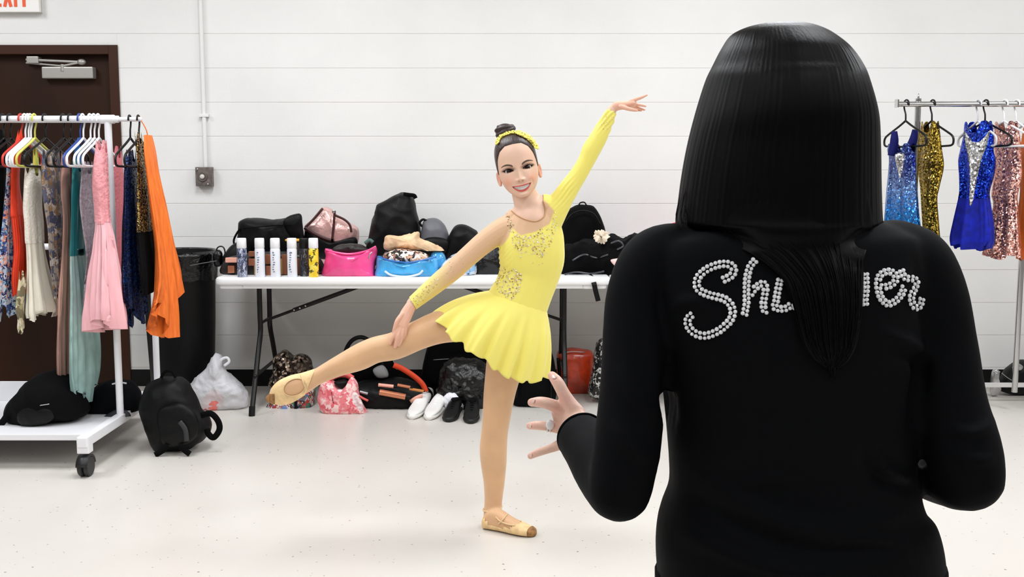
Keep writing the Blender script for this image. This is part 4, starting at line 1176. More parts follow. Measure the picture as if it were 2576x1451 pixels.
for name, off, strokes in LET:
    mb = MB(); placed = []
    for s in strokes:
        q = cr(np.array(s, float), 24); tan = nrm(np.gradient(q, axis=0)); nor = np.stack([-tan[:, 1], tan[:, 0]], 1)
        for sg in (-1, 1):
            line = q + nor * (sg * off * 0.9); acc = 0; last = None
            for pt in line:
                if last is None or np.hypot(*(pt - last)) >= 36:
                    last = pt
                    if any(np.hypot(*(pt - o_)) < 27 for o_ in placed): continue
                    placed.append(pt)
                    x, y = Zx(pt); p, nn = on_px(jb, x, y, 0.0012)
                    if p is None: continue
                    r = 0.0029 * RNG.uniform(0.9, 1.08)
                    t1 = nrm(np.cross(nn, [0.2, 0.1, 1])); t2 = np.cross(nn, t1)
                    M = Matrix.Translation(Vector(p)) @ Matrix((t1, t2, nn)).transposed().to_4x4()
                    mb.add(xf(lathe([(r, 0), (r * 0.93, 0.0012), (r * 0.66, 0.0026), (r * 0.25, 0.0032)], n=8), M))
    o = mb.build('rhinestone_letter', m_gem, woman, smooth=False); o['label'] = 'rhinestone letter ' + name; o['kind'] = 'stuff'
# ================================================================== garment racks and what hangs on them
m_rackw = mat('rack_white_paint', (240, 240, 243), 0.32)
m_caster = mat('caster_black', (18, 18, 20), 0.45)
def caster(par, x, y, r=0.045):
    """wheel pair under a stem"""
    c = MB().add(tube([(x, y, 2 * r + 0.02), (x, y, 2 * r + 0.055)], 0.011, n=10, smooth=False)).build('caster', m_chrome, par)
    rot = Matrix.Translation((x, y, r)) @ Matrix.Rotation(math.pi / 2, 4, 'Y')
    for dx in (-0.014, 0.014):
        MB().add(xf(lathe([(0.010, -0.010), (r - 0.004, -0.010), (r, -0.006), (r, 0.006), (r - 0.004, 0.010), (0.010, 0.010)], (0, 0, dx), 24), rot)).build('caster_wheel', m_caster, c, angle=40)
    th = np.linspace(0.1, math.pi - 0.1, 12)
    MB().add(strip([(x, y + (r + 0.004) * math.cos(t), r + (r + 0.004) * math.sin(t)) for t in th], 0.05, 0.006, normal=(0, 0, 1), k=1)).build('caster_hood', m_caster, c)
def sqtube(p0, p1, w, bev=0.004):
    p0, p1 = np.minimum(p0, p1), np.maximum(p0, p1)
    return box(p0[0] - w / 2, p1[0] + w / 2, p0[1] - w / 2, p1[1] + w / 2, p0[2] - w / 2, p1[2] + w / 2, bev)

# ---- the white rack
BY = 5.0                       # depth of the hanging bar
fp = P(303, 1050, BY); BX = float(fp[0])      # end post
BZ = float(P(270, 300, BY)[2])
FZ = 0.155                     # centre height of the base rails
rack = thing('garment_rack', 'white rolling garment rack loaded with colourful dance dresses in front of the door', 'clothes rack', (BX - 0.75, BY, 0))
LX = BX - 1.5
MB().add(tube([(LX, BY, BZ), (BX + 0.05, BY, BZ)], 0.0165, n=16, smooth=False)).build('hanging_bar', m_rackw, rack)
xe = float(P(349, 301, BY)[0])
MB().add(tube([(BX + 0.0, BY, BZ), (xe + 0.012, BY, BZ)], 0.0105, n=14, smooth=False)).build('extension_bar', m_rackw, rack)
for x in (LX, BX):
    MB().add(tube([(x, BY, FZ), (x, BY, BZ + 0.004)], 0.0165, n=16, smooth=False)).build('post', m_rackw, rack)
    MB().add(tube([(x - 0.03, BY, BZ), (x + 0.03, BY, BZ)], 0.0205, n=16, smooth=False)).build('tee_joint', m_rackw, rack)
    MB().add(tube([(x - 0.02, BY + 0.6, FZ), (x - 0.02, BY + 0.6, 0.93)], 0.0165, n=16, smooth=False)).build('rear_post', m_rackw, rack)
    ft_ = MB().add(sqtube((x, BY - 0.44, FZ), (x, BY + 0.68, FZ), 0.042)).build('foot_rail', m_rackw, rack, smooth=False)
    for y in (BY - 0.43, BY + 0.66):
        MB().add(box(x - 0.026, x + 0.026, y - 0.026, y + 0.026, FZ - 0.05, FZ + 0.024, 0.005)).build('rail_end_cap', m_rackw, ft_, smooth=False)
        caster(rack, x, y, 0.045)
MB().add(tube([(LX - 0.036, BY + 0.6, 0.93), (BX - 0.004, BY + 0.6, 0.93)], 0.0165, n=16, smooth=False)).build('lower_bar', m_rackw, rack)
SHZ = FZ + 0.005
MB().add(box(LX + 0.02, BX - 0.02, BY - 0.33, BY + 0.6, SHZ - 0.028, SHZ, 0.004)).build('shelf', m_rackw, rack, smooth=False)
xk = float(P(75, 1000, BY + 0.35)[0])
MB().add(box(LX + 0.02, xk, BY + 0.36, BY + 0.372, SHZ, SHZ + 0.10, 0.003)).build('shelf_upstand', m_rackw, rack, smooth=False)

# ---- hangers
m_hw = mat('hanger_white', (244, 244, 246), 0.35); m_hb = mat('hanger_black', (5, 5, 6), 0.4, spec=0.3); m_hblue = mat('hanger_blue', (34, 66, 140), 0.4); m_hred = mat('hanger_red', (196, 46, 34), 0.4)
m_hclear = mat('hanger_grey', (206, 206, 210), 0.25)
def hanger(label, group, m, pos, yaw=math.pi / 2, half=0.2, r=0.0055, drop=0.0, bar_r=0.0165):
    """tubular hanger; pos is the bar's centre, yaw the direction of its arms"""
    u = np.array([math.cos(yaw), math.sin(yaw), 0]); pos = np.asarray(pos, float)
    W = lambda a, z: pos + u * a + np.array([0, 0, z])
    t = thing('clothes_hanger', label, 'hanger', W(0, -0.1), group)
    R = bar_r + r + 0.002
    hk = [W(R * math.cos(a), R * math.sin(a)) for a in np.linspace(math.radians(-35), math.radians(190), 12)]
    hk += [W(-R * 0.9, -0.025), W(-0.004, -0.05), W(0, -0.085)]
    hk = [W(R * math.cos(a), R * math.sin(a)) for a in np.linspace(math.radians(200), math.radians(-30), 12)] + [W(R * 0.55, -0.030), W(0.002, -0.052), W(0, -0.088)]
    MB().add(tube(hk, r * 0.8, n=8, k=3)).build('hook', m, t)
    s = [W(0, -0.085), W(half * 0.3, -0.112), W(half * 0.75, -0.148), W(half * 0.95, -0.168), W(half, -0.192), W(half * 0.93, -0.212), W(half * 0.6, -0.216), W(0, -0.218)]
    s2 = [W(0, -0.218), W(-half * 0.6, -0.216), W(-half * 0.93, -0.212), W(-half, -0.192), W(-half * 0.95, -0.168), W(-half * 0.75, -0.148), W(-half * 0.3, -0.112), W(0, -0.085)]
    MB().add(tube(s + s2[1:], r, n=8, k=4)).build('shoulders', m, t)
    return t

# ---- hanging garments
def garment(name, label, group, m, rows, X0, Y0, ratio=0.16, pleat=0.0, np_=9, seed=1, hem=0.0, straps=None, mats2=None, neck=0.05, cat='dress', yaw=math.pi / 2, wr=0.004, dip=None):
    """rows: (py, xl, xr): outline as seen. The cloth hangs as a flattened tube in the plane of its hanger; each ring is widened
    until its two sides stand where the outline puts them."""
    rs = np.random.RandomState(seed); N = 64
    th = np.linspace(0, 2 * np.pi, N, endpoint=False)
    u = np.array([math.cos(yaw), math.sin(yaw), 0]); w = np.array([-math.sin(yaw), math.cos(yaw), 0])
    rr = cr(np.array(rows, float), 5); R = []
    ph = rs.uniform(0, 6.28, 3); n = len(rr)
    for i, (py, xl, xr) in enumerate(rr):
        t = i / (n - 1); A = 0.08; c = np.array([X0, Y0, 0.0]); z = P((xl + xr) / 2, py, Y0)[2]
        pa = pleat * max(0.0, t - 0.15) ** 1.1
        wave = 1 + pa * (np.sin(np_ * th + ph[0] + 0.8 * math.sin(2.5 * t)) + 0.45 * np.sin((np_ * 2 - 3) * th + ph[1]))
        for _ in range(14):
            B = max(0.010, A * ratio)
            ring = c + np.array([0, 0, z]) + u * (A * np.cos(th))[:, None] + w * (B * np.sin(th) * wave)[:, None]
            ring = ring + w * (0.011 * pa * (np.sin(np_ * 1.0 * th * 2 + ph[2]) + 0.6 * np.sin((np_ * 3 + 2) * th + ph[1])))[:, None]
            X, _y = px_of(ring)
            A = float(np.clip(A * ((xr - xl) / max(X.max() - X.min(), 1e-6)) ** 0.8, 0.006, 0.5))
            c[0] += ((xl + xr) / 2 - (X.max() + X.min()) / 2) / S(Y0, py)
        if neck and t < 0.22:      # straps rise to the hanger, the neckline dips between them
            ring[:, 2] += neck * (1 - t / 0.22) * (1.15 * np.exp(-((np.abs(np.cos(th)) - 0.66) / 0.30) ** 4) - 0.45)
        if hem and t > 0.75:
            ring[:, 2] += hem * ((t - 0.75) / 0.25) ** 1.5 * (np.sin(3 * th + ph[2]) + 0.5 * np.sin(7 * th + ph[1]))
        if dip: ring[:, 2] -= dip[1] * t ** 3 * np.exp(-((np.cos(th) - dip[0]) / dip[2]) ** 2)
        R.append(ring)
    v, f = rings(np.array(R), caps=False)
    vv = v + vnormals(v, f) * (wr * Wob(seed + 40, 45)(v * np.array([1, 1, 0.45])))[:, None]
    base = R[0].mean(0)
    t = thing(name, label, cat, (base[0], base[1], v[:, 2].min()), group)
    k = len(rr); split = mats2[0] if mats2 else None
    if split is None:
        MB().add((vv, f)).build('body', m, t)
    else:
        cutz = P(0, split, Y0)[2]; top_m = vv[:, 2] >= cutz - 0.004; bot_m = vv[:, 2] <= cutz + 0.016
        MB().add(keep_faces((vv, f), top_m)).build('bodice', m, t)
        MB().add(keep_faces((vv + vnormals(v, f) * 0.002, f), bot_m)).build('skirt', mats2[1], t)
    top = R[0]
    if straps:
        for (px, py, j) in straps:
            e = top[int(j * N) % N]; q = P(px, py, float(e[1]))
            q = np.array([e[0] * 0.5 + q[0] * 0.5, e[1], q[2]])
            MB().add(strip([e - [0, 0, 0.01], (e + q) / 2, q], 0.014, 0.003, normal=(0.5, -0.8, 0), k=4)).build('strap', m, t)
    return t
def BXp(px): return float(P(px, 300, BY)[0])
G = 'dresses on the white rack'; GH = 'hangers on the white rack'
m_gold = sequin('gold_sequins', [(120, 84, 20), (212, 170, 60), (250, 226, 130)], 150)
m_blackcloth = mat('black_cloth', (5, 5, 6), 0.85, spec=0.15, vary=0.2)
floral_blue = pattern('blue_floral', [(58, 92, 156), (222, 226, 236), (236, 160, 130), (24, 40, 92), (200, 208, 224), (150, 190, 214)], 60)
floral_grey = pattern('grey_floral', [(120, 112, 116), (168, 154, 140), (96, 98, 120), (190, 180, 170), (150, 118, 84), (70, 74, 96)], 42)
m_red_ = mat('scarlet_chiffon', (232, 62, 28), 0.55, vary=0.08, stretch=(6, 6, 1)); m_navy = mat('navy_cloth', (18, 26, 62), 0.6, vary=0.2)
m_cream = mat('ivory_chiffon', (244, 238, 220), 0.6, vary=0.03, stretch=(6, 6, 1)); m_cream_l = mat('ivory_lace', (246, 240, 226), 0.7, bump=0.8, bscale=70)
m_rose = mat('dusty_rose_chiffon', (198, 150, 136), 0.6, vary=0.06, stretch=(6, 6, 1)); m_teal = mat('teal_satin', (28, 116, 120), 0.4, vary=0.1); m_sage = mat('sage_chiffon', (150, 182, 176), 0.6, vary=0.08, vscale=14, stretch=(3, 3, 1))
m_lilac = mat('grey_lilac_lace', (170, 160, 168), 0.6, vary=0.12, vscale=60, bump=0.5, bscale=90); m_pink = mat('pink_chiffon', (250, 186, 192), 0.6, vary=0.04, stretch=(6, 6, 1)); m_pinkl = mat('pink_lace', (246, 160, 166), 0.65, bump=0.7, bscale=80, vary=0.08, vscale=60)
m_navyseq = sequin('navy_sequins', [(5, 8, 24), (10, 18, 56), (30, 64, 130)], 230, metal=0.5, rough=0.4, tilt=0.4)
m_blackseq = sequin('black_gold_sequins', [(8, 8, 8), (24, 20, 12), (120, 96, 46), (230, 200, 130)], 200, metal=0.7, rough=0.35, tilt=0.4)
m_orange = mat('orange_tulle', (250, 116, 36), 0.6, vary=0.10, vscale=10, stretch=(8, 8, 1))
m_yel = mat('chartreuse_lace', (206, 204, 92), 0.6, vary=0.1); m_bluecl = mat('bright_blue_cloth', (36, 104, 176), 0.55, vary=0.1)
m_brownmix = pattern('beige_floral', [(214, 200, 164), (170, 164, 120), (232, 222, 196), (130, 120, 90)], 30)
B_ = lambda px, dz=0: (BXp(px), BY, BZ)
def on_rack(px, mh, what, hg=True, half=0.2):
    return hanger(what, GH, mh, B_(px), half=half)
on_rack(6, m_hb, 'black hanger at the left edge of the rack, holding the black top'); garment('hanging_blouse', 'plain black top hanging at the far left of the white rack', G, m_blackcloth, [(345, -8, 16), (420, -20, 22), (500, -22, 20), (600, -24, 14)], BXp(4), BY, pleat=0.2, cat='blouse')
on_rack(24, m_hb, 'black hanger holding the blue floral dress'); garment('hanging_dress', 'blue, white and peach floral print dress with a ragged hem', G, floral_blue, [(395, 20, 40), (470, 12, 38), (540, 8, 42), (600, 0, 50), (700, -6, 58), (780, -10, 60)], BXp(24), BY, pleat=0.5, hem=0.03, seed=2)
on_rack(52, m_hred, 'red hanger holding the scarlet dress'); garment('hanging_dress', 'scarlet sleeveless dress between the floral and the ivory dresses', G, m_red_, [(345, 46, 62), (400, 30, 52), (470, 26, 50), (540, 28, 62), (545, 30, 62), (620, 36, 72), (690, 30, 76), (735, 32, 74)], BXp(50), BY, pleat=0.35, seed=3, hem=0.012)
garment('hanging_dress', 'sliver of a bright blue dress under the scarlet one', G, m_bluecl, [(560, 60, 72), (660, 60, 76), (768, 54, 76)], BXp(64), BY + 0.1, pleat=0.4, seed=4)
for i, px in enumerate((62, 70, 76)): on_rack(px, m_hw, ('front', 'middle', 'rear')[i] + ' one of three bunched white hangers above the ivory dress')
garment('hanging_dress', 'ivory dress with lace bodice and full chiffon skirt', G, m_cream_l, [(430, 66, 100), (470, 62, 106), (520, 58, 106), (560, 62, 110), (600, 64, 112), (625, 66, 114), (680, 66, 124), (740, 64, 140), (775, 62, 150), (790, 64, 148)], BXp(80), BY, pleat=0.6, seed=5, hem=0.016, mats2=(610, m_cream), ratio=0.32)
on_rack(86, m_yel, 'yellow-green hanger just behind the ivory dress'); garment('hanging_dress', 'yellow-green lace dress mostly hidden behind the ivory one', G, m_yel, [(385, 84, 96), (430, 82, 100), (480, 80, 104), (620, 84, 110), (720, 70, 110)], BXp(92), BY + 0.06, pleat=0.2, seed=6)
on_rack(112, m_hb, 'large black hanger in front of the grey floral dress', half=0.23); garment('hanging_dress', 'sheer grey and brown floral print dress', G, floral_grey, [(395, 108, 150), (450, 104, 156), (520, 112, 158), (580, 120, 160), (640, 122, 162), (700, 128, 166), (740, 136, 166)], BXp(120), BY, pleat=0.4, seed=7, hem=0.02, ratio=0.2)
garment('hanging_scarf', 'ragged beige floral remnant hanging below the ivory dress', G, m_brownmix, [(700, 50, 66), (770, 40, 62), (800, 44, 60), (825, 48, 56)], BXp(66), BY - 0.12, pleat=0.5, hem=0.02, seed=8, cat='cloth')
on_rack(158, m_hb, 'black hanger holding the long dusty rose dress'); garment('hanging_dress', 'long dusty rose chiffon dress reaching almost to the rack shelf', G, m_rose, [(400, 158, 176), (480, 152, 178), (560, 158, 180), (700, 150, 182), (850, 142, 184), (950, 142, 184)], BXp(162), BY, pleat=0.4, seed=9, ratio=0.2)
on_rack(200, m_hblue, 'dark blue hanger holding the teal and sage dress'); on_rack(208, m_hw, 'white hanger pressed against the dark blue hanger')
garment('hanging_dress', 'long dress with teal top and pale sage skirt dipping to the shelf', G, m_teal, [(420, 184, 204), (470, 180, 212), (560, 178, 216), (640, 176, 220), (720, 176, 236), (850, 174, 252), (930, 174, 254), (975, 178, 246)], BXp(198), BY, pleat=0.9, np_=7, seed=10, hem=0.012, dip=(0.1, 0.07, 0.6), mats2=(640, m_sage), ratio=0.18)
garment('hanging_blouse', 'bright blue lace top squeezed behind the teal dress', G, m_bluecl, [(365, 190, 204), (420, 184, 204), (480, 182, 206), (560, 186, 212)], BXp(203), BY + 0.08, pleat=0.2, seed=11, cat='blouse')
for i, px in enumerate((226, 236)): on_rack(px, m_hw, ('outer', 'inner')[i] + ' of the two white hangers over the grey-lilac dress')
garment('hanging_dress', 'grey-lilac lace dress tucked behind the pink one', G, m_lilac, [(425, 206, 232), (500, 200, 236), (560, 206, 238), (640, 216, 240), (700, 212, 244), (760, 208, 240)], BXp(228), BY - 0.02, pleat=0.3, seed=12)
on_rack(247, m_hw, 'white hanger nearest the rack post, holding the pink dress')
garment('hanging_dress', 'pink dress with lace bodice and long chiffon skirt spread in front of the rack post', G, m_pinkl, [(372, 242, 268), (410, 236, 272), (470, 232, 275), (540, 238, 277), (572, 238, 284), (600, 232, 292), (680, 218, 306), (760, 205, 318), (795, 203, 321)], BXp(250), BY - 0.15, pleat=1.0, np_=8, seed=13, hem=0.010, mats2=(560, m_pink), ratio=0.5, dip=(0.0, 0.07, 0.7), yaw=math.radians(100))
garment('hanging_dress', 'deep rose dress half hidden behind the rack post', G, mat('deep_rose_lace', (206, 112, 120), 0.65, bump=0.5, bscale=80), [(385, 284, 304), (470, 284, 312), (600, 282, 312), (735, 286, 314)], BXp(290), BY + 0.22, pleat=0.4, seed=33, ratio=0.16)
hanger('black hanger over the rack extension, holding the navy dress', GH, m_hb, (BXp(326), BY, BZ), bar_r=0.0105)
garment('hanging_dress', 'navy sequinned dress hanging just outside the rack post', G, m_navyseq, [(395, 318, 342), (450, 312, 350), (520, 310, 352), (600, 306, 358), (690, 304, 366), (760, 304, 372)], BXp(330), BY, pleat=0.7, seed=14, hem=0.014, dip=(0.1, 0.12, 0.5), ratio=0.2)
hanger('black hanger at the very end of the rack extension', GH, m_hb, (BXp(348), BY, BZ), bar_r=0.0105)
garment('hanging_dress', 'black dress with bands of gold sequins at the end of the rack', G, m_blackseq, [(350, 340, 356), (420, 344, 370), (500, 344, 384), (600, 346, 398), (680, 352, 410), (732, 352, 416)], BXp(346), BY, pleat=0.35, seed=15, hem=0.008, ratio=0.2, mats2=(585, m_blackcloth))
garment('hanging_dress', 'bright orange tulle skirt fanning out over the black waste bin', G, m_orange, [(340, 362, 382), (380, 362, 392), (450, 370, 404), (540, 380, 424), (620, 388, 440), (690, 384, 456), (735, 364, 464)], BXp(380), BY - 0.02, pleat=1.2, np_=11, seed=16, hem=0.02, dip=(-0.35, 0.2, 0.55), cat='skirt', neck=0.0, ratio=0.2)
MB().add(tube([(BXp(349), BY, BZ + 0.012), P(366, 322, BY), P(372, 342, BY)], 0.0025, n=6)).build('hanging_loop', m_orange, bpy.data.objects[[o.name for o in bpy.data.objects if o.get('label', '').startswith('bright orange tulle')][0]])
hanger('empty black hanger between the dusty rose and teal dresses', GH, m_hb, (BXp(176), BY, BZ))

# ---- the chrome rack on the right
RY = 5.6; RZ = float(P(2400, 262, RY)[2])
rx0, rx1 = float(P(2256, 262, RY)[0]), float(P(2256, 262, RY)[0]) + 1.55
rk = thing('garment_rack', 'chrome garment rack with sequinned costumes standing at the right wall end', 'clothes rack', ((rx0 + rx1) / 2, RY, 0))
MB().add(tube([(rx0, RY, RZ), (rx1, RY, RZ)], 0.014, n=14, smooth=False)).build('hanging_bar', m_chrome, rk)
MB().add(box(rx0 - 0.004, rx0 + 0.004, RY - 0.024, RY + 0.024, RZ - 0.018, RZ + 0.026, 0.003)).build('bar_stop', m_chrome, rk, smooth=False)
px_ = float(P(2308, 300, RY + 0.02)[0])
for x in (px_, px_ + 1.35):
    MB().add(tube([(x, RY + 0.02, 0.1), (x, RY + 0.02, RZ + 0.03)], 0.016, n=14, smooth=False)).build('post', m_chrome, rk)
    MB().add(tube([(x, RY + 0.02, RZ + 0.03), (x, RY + 0.02, RZ + 0.055)], [0.006, 0.002], n=8, smooth=False)).build('finial', m_chrome, rk)
    MB().add(sqtube((x, RY - 0.28, 0.1), (x, RY + 0.5, 0.1), 0.03)).build('foot_rail', m_chrome, rk, smooth=False)
    for y in (RY - 0.26, RY + 0.48): caster(rk, x, y, 0.03)
xm = float(P(2562, 800, RY + 0.25)[0])
MB().add(tube([(xm, RY + 0.25, 0.1), (xm + 0.0, RY + 0.25, RZ - 0.02)], 0.016, n=14, smooth=False)).build('rear_post', m_chrome, rk)
yb_ = floorY(968, 0.1)
MB().add(box(px_, px_ + 1.35, yb_ - 0.012, yb_ + 0.012, 0.088, 0.112, 0.003)).build('base_rail', mat('rack_light_metal', (225, 224, 222), 0.35, metal=0.3), rk, smooth=False)
GR, GRH = 'costumes on the chrome rack', 'hangers on the chrome rack'
RXp = lambda px: float(P(px, 262, RY)[0])
s_ombre = sequin('blue_ombre_sequins', None, 150, tilt=0.6, rough=0.28, zgrad=[(0.80, (160, 176, 190)), (0.95, (26, 120, 170)), (1.12, (44, 110, 190)), (1.22, (120, 150, 200)), (1.36, (20, 30, 120))])
s_gold2 = sequin('antique_gold_sequins', [(74, 56, 10), (150, 118, 30), (230, 200, 96)], 160, tilt=0.6)
s_royal = sequin('royal_blue_sequins', [(4, 12, 90), (10, 34, 190), (60, 110, 240)], 160, tilt=0.5, rough=0.3)
s_silver = sequin('silver_sequins', [(150, 150, 154), (220, 220, 222), (120, 118, 112)], 130, tilt=0.6)
s_rosegold = sequin('rose_gold_sequins', [(180, 110, 96), (232, 164, 148), (252, 214, 200)], 160, tilt=0.55, rough=0.3)
s_royal_v = mat('royal_blue_velvet', (10, 26, 150), 0.55, sheen=0.05, spec=0.25, vary=0.2, vscale=30)
m_navyv = mat('navy_velvet', (12, 15, 84), 0.7, spec=0.2)
def costume(px, label, m, rows, mh, hl, seed, mats2=None, half=0.175, yaw=math.radians(106), **kw):
    """a costume on the chrome rack, turned part way to the room"""
    hanger(hl, GRH, mh, (RXp(px), RY, RZ), yaw=yaw, half=half, bar_r=0.014)
    return garment('hanging_costume', label, GR, m, rows, RXp(px), RY, pleat=kw.pop('pleat', 0.4), seed=seed, mats2=mats2, ratio=kw.pop('ratio', 0.28), cat='costume', yaw=yaw, wr=0.002, **kw)
def straps2(t, m, pts, w=0.022):
    for pl, Y in pts: MB().add(strip([P(x, y, Y) for x, y in pl], w, 0.004, normal=(0.2, -0.95, 0), k=5)).build('strap', m, t)
t1 = costume(2280, 'blue-to-silver ombre sequinned costume nearest the woman', s_ombre, [(378, 2232, 2302), (400, 2236, 2304), (440, 2234, 2306), (480, 2230, 2308), (530, 2226, 2312), (590, 2222, 2320), (640, 2218, 2322)], m_hb, 'black hanger holding the blue ombre costume', 21)
straps2(t1, m_navyv, [([(2250, 330), (2250, 350), (2248, 372), (2244, 392)], RY - 0.05), ([(2302, 326), (2298, 350), (2288, 375), (2284, 395)], RY - 0.05)], [0.03, 0.045, 0.05, 0.05])
MB().add(puff([(2252, 388), (2276, 388), (2270, 430), (2264, 450), (2256, 420)], RY - 0.105, 0.02)).build('silver_panel', s_silver, t1)
t2 = costume(2346, 'antique gold sequinned costume between the two blue ones', s_gold2, [(322, 2316, 2362), (345, 2312, 2366), (380, 2310, 2370), (420, 2308, 2374), (470, 2314, 2364), (500, 2316, 2358), (560, 2320, 2362), (630, 2324, 2368)], m_hb, 'black hanger holding the antique gold costume', 22, pleat=0.3)
t3 = costume(2480, 'royal blue costume with silver V panel and flared velvet skirt', s_royal, [(322, 2424, 2496), (345, 2422, 2500), (380, 2414, 2500), (405, 2410, 2506), (440, 2412, 2502), (480, 2412, 2490), (505, 2408, 2492), (560, 2396, 2502), (600, 2388, 2504), (622, 2390, 2498)], m_hb, 'black hanger holding the royal blue costume', 23, mats2=(500, s_royal_v), hem=0.012, half=0.2, pleat=1.1, np_=6)
fY = RY - 0.14
MB().add(puff([(2426, 330), (2438, 345), (2448, 356), (2464, 356), (2476, 345), (2490, 328), (2484, 362), (2470, 400), (2456, 460), (2446, 512), (2438, 510), (2440, 450), (2436, 400), (2428, 362)], fY, 0.02, cpx=(2456, 385))).build('silver_panel', s_silver, t3)
t4 = costume(2528, 'rose gold sequinned costume with full skirt at the edge of the picture', s_rosegold, [(322, 2502, 2560), (350, 2500, 2566), (400, 2502, 2570), (440, 2500, 2572), (490, 2494, 2560), (520, 2498, 2562), (600, 2480, 2568), (645, 2470, 2572)], m_hw, 'white hanger holding the rose gold costume', 24, hem=0.012, half=0.19)
hanger('spare white hanger beside the rose gold costume', GRH, m_hw, (RXp(2558), RY, RZ), yaw=math.radians(104), half=0.17, bar_r=0.014)
hanger('clear grey hanger tucked behind the royal blue costume', GRH, m_hclear, (RXp(2462), RY, RZ), yaw=math.radians(104), half=0.15, bar_r=0.014)
t5 = costume(2592, 'orange satin costume cut off by the right edge of the picture', m_orange, [(335, 2572, 2620), (400, 2562, 2630), (480, 2566, 2620), (560, 2558, 2640), (655, 2556, 2650)], m_hclear, 'grey hanger at the right edge of the picture', 25)
# ================================================================== folding table
def rrect(x0, x1, y0, y1, r, z0, z1, bev=0.01, n=6):
    def loop(ins):
        pts = []
        for cx_, cy_, a0 in ((x1 - r, y1 - r, 0), (x0 + r, y1 - r, 90), (x0 + r, y0 + r, 180), (x1 - r, y0 + r, 270)):
            for i in range(n + 1):
                a = math.radians(a0 + 90 * i / n); pts.append((cx_ + (r - ins) * math.cos(a), cy_ + (r - ins) * math.sin(a)))
        return pts
    R = []
    for z, ins in ((z0, bev), (z0 + bev * 0.3, bev * 0.3), (z0 + bev, 0), (z1 - bev, 0), (z1 - bev * 0.3, bev * 0.3), (z1, bev)):
        R.append([(x, y, z) for x, y in loop(ins)])
    return rings(np.array(R))
TZ = 0.755; TY0, TY1 = 5.70, 6.46; TX0 = float(P(538, 710, TY0)[0]); TX1 = 0.53
m_tabw = mat('white_moulded_plastic', (240, 240, 240), 0.45, bump=0.03, bscale=300)
m_tleg = mat('dark_bronze_steel', (18, 15, 14), 0.4, metal=0.3)
def folding_table(x0, x1, label, legs):
    table = thing('folding_table', label, 'table', ((x0 + x1) / 2, (TY0 + TY1) / 2, 0))
    MB().add(rrect(x0, x1, TY0, TY1, 0.05, TZ - 0.042, TZ, 0.011)).build('table_top', m_tabw, table, angle=50)
    for a, b in ((x0 + 0.02, x0 + 0.16), (x1 - 0.16, x1 - 0.02)):
        MB().add(rrect(a, b, TY0 + 0.012, TY1 - 0.012, 0.03, TZ - 0.062, TZ - 0.04, 0.006)).build('underside_lip', m_tabw, table, angle=50)
    MB().add(box(x0 + 0.15, x1 - 0.15, TY0 + 0.014, TY0 + 0.04, TZ - 0.06, TZ - 0.04, 0.004)).build('edge_rail', m_tabw, table, smooth=False)
    for lx_, bx_ in legs:
        for y0, yf in ((5.95, 5.70), (6.19, 6.42)):
            lg = MB().add(tube([(lx_, y0, TZ - 0.05), (lx_, y0, 0.52), (lx_, y0, 0.42), (lx_, y0 + (yf - y0) * 0.3, 0.30), (lx_ + 0.0, yf, 0.012)], 0.0145, n=12, k=8)).build('leg', m_tleg, table)
            MB().add(tube([(lx_, yf - (yf - y0) * 0.06, 0.05), (lx_, yf, 0.0)], 0.0175, n=12, smooth=False)).build('foot_cap', m_black_pl, lg)
        MB().add(tube([(lx_, 5.95, 0.47), (lx_, 6.19, 0.47)], 0.009, n=8, smooth=False)).build('cross_bar', m_tleg, table)
        MB().add(tube([(lx_, 5.79, 0.20), (lx_, 6.33, 0.20)], 0.010, n=8, smooth=False)).build('cross_bar', m_tleg, table)
        br = MB().add(tube([(lx_, 6.07, 0.47), (lx_ + (bx_ - lx_) * 0.35, 6.07, 0.47 + 0.24 * 0.35)], 0.0085, n=8, smooth=False)).add(tube([(lx_ + (bx_ - lx_) * 0.25, 6.07, 0.47 + 0.24 * 0.25), (bx_, 6.07, 0.71)], 0.0125, n=8, smooth=False)).build('brace', m_tleg, table)
        for k in range(3):
            t = 0.26 + 0.05 * k; MB().add(ball((lx_ + (bx_ - lx_) * t, 6.055, 0.47 + 0.24 * t), (0.006, 0.004, 0.006), 8, 5)).build('rivet', m_chrome, br)
folding_table(TX0, TX1, 'long white plastic folding table heaped with bags against the block wall', ((-1.415, -0.76), (0.292, -0.40)))
folding_table(TX1 + 0.006, TX1 + 1.23, 'second white folding table, all but its end hidden behind the woman', ((0.75, 1.0), (1.52, 1.27)))

# ================================================================== bags, bottles, shoes
def bag(name, label, cat, outline, Y, T, m, zmin, wr=0.006, wf=22, seed=1, group=None, part='body', back=0.5, cpx=None, p=2.2, lean=0.0, nr=14):
    v, f = puff(outline, Y, T, None, wr=wr, wf=wf, seed=seed, back=back, cpx=cpx, p=p, nr=nr, lean=lean)
    v = v.copy()
    lo = v[:, 2].min()
    cz0 = v[:, 2].mean()
    if lo > zmin:      # let the hidden lower half reach its support
        b_ = v[:, 2] < cz0; v[b_, 2] = cz0 - (cz0 - v[b_, 2]) * (cz0 - zmin) / (cz0 - lo)
    v[:, 2] = np.maximum(v[:, 2], zmin)
    c = v.mean(0)
    t = thing(name, label, cat, (c[0], c[1], zmin), group)
    MB().add((v, f)).build(part, m, t)
    return t
def px_tube(par, name, m, pts, Y, r, k=6):
    return MB().add(tube([P(q[0], q[1], Y + (q[2] if len(q) > 2 else 0)) for q in pts], r, n=8, k=k)).build(name, m, par)
def px_strip(par, name, m, pts, Y, w, th=0.004, k=6):
    return MB().add(strip([P(q[0], q[1], Y + (q[2] if len(q) > 2 else 0)) for q in pts], w, th, k=k)).build(name, m, par)
def px_puff(par, name, m, outline, Y, T, **kw):
    return MB().add(puff(outline, Y, T, **kw)).build(name, m, par)
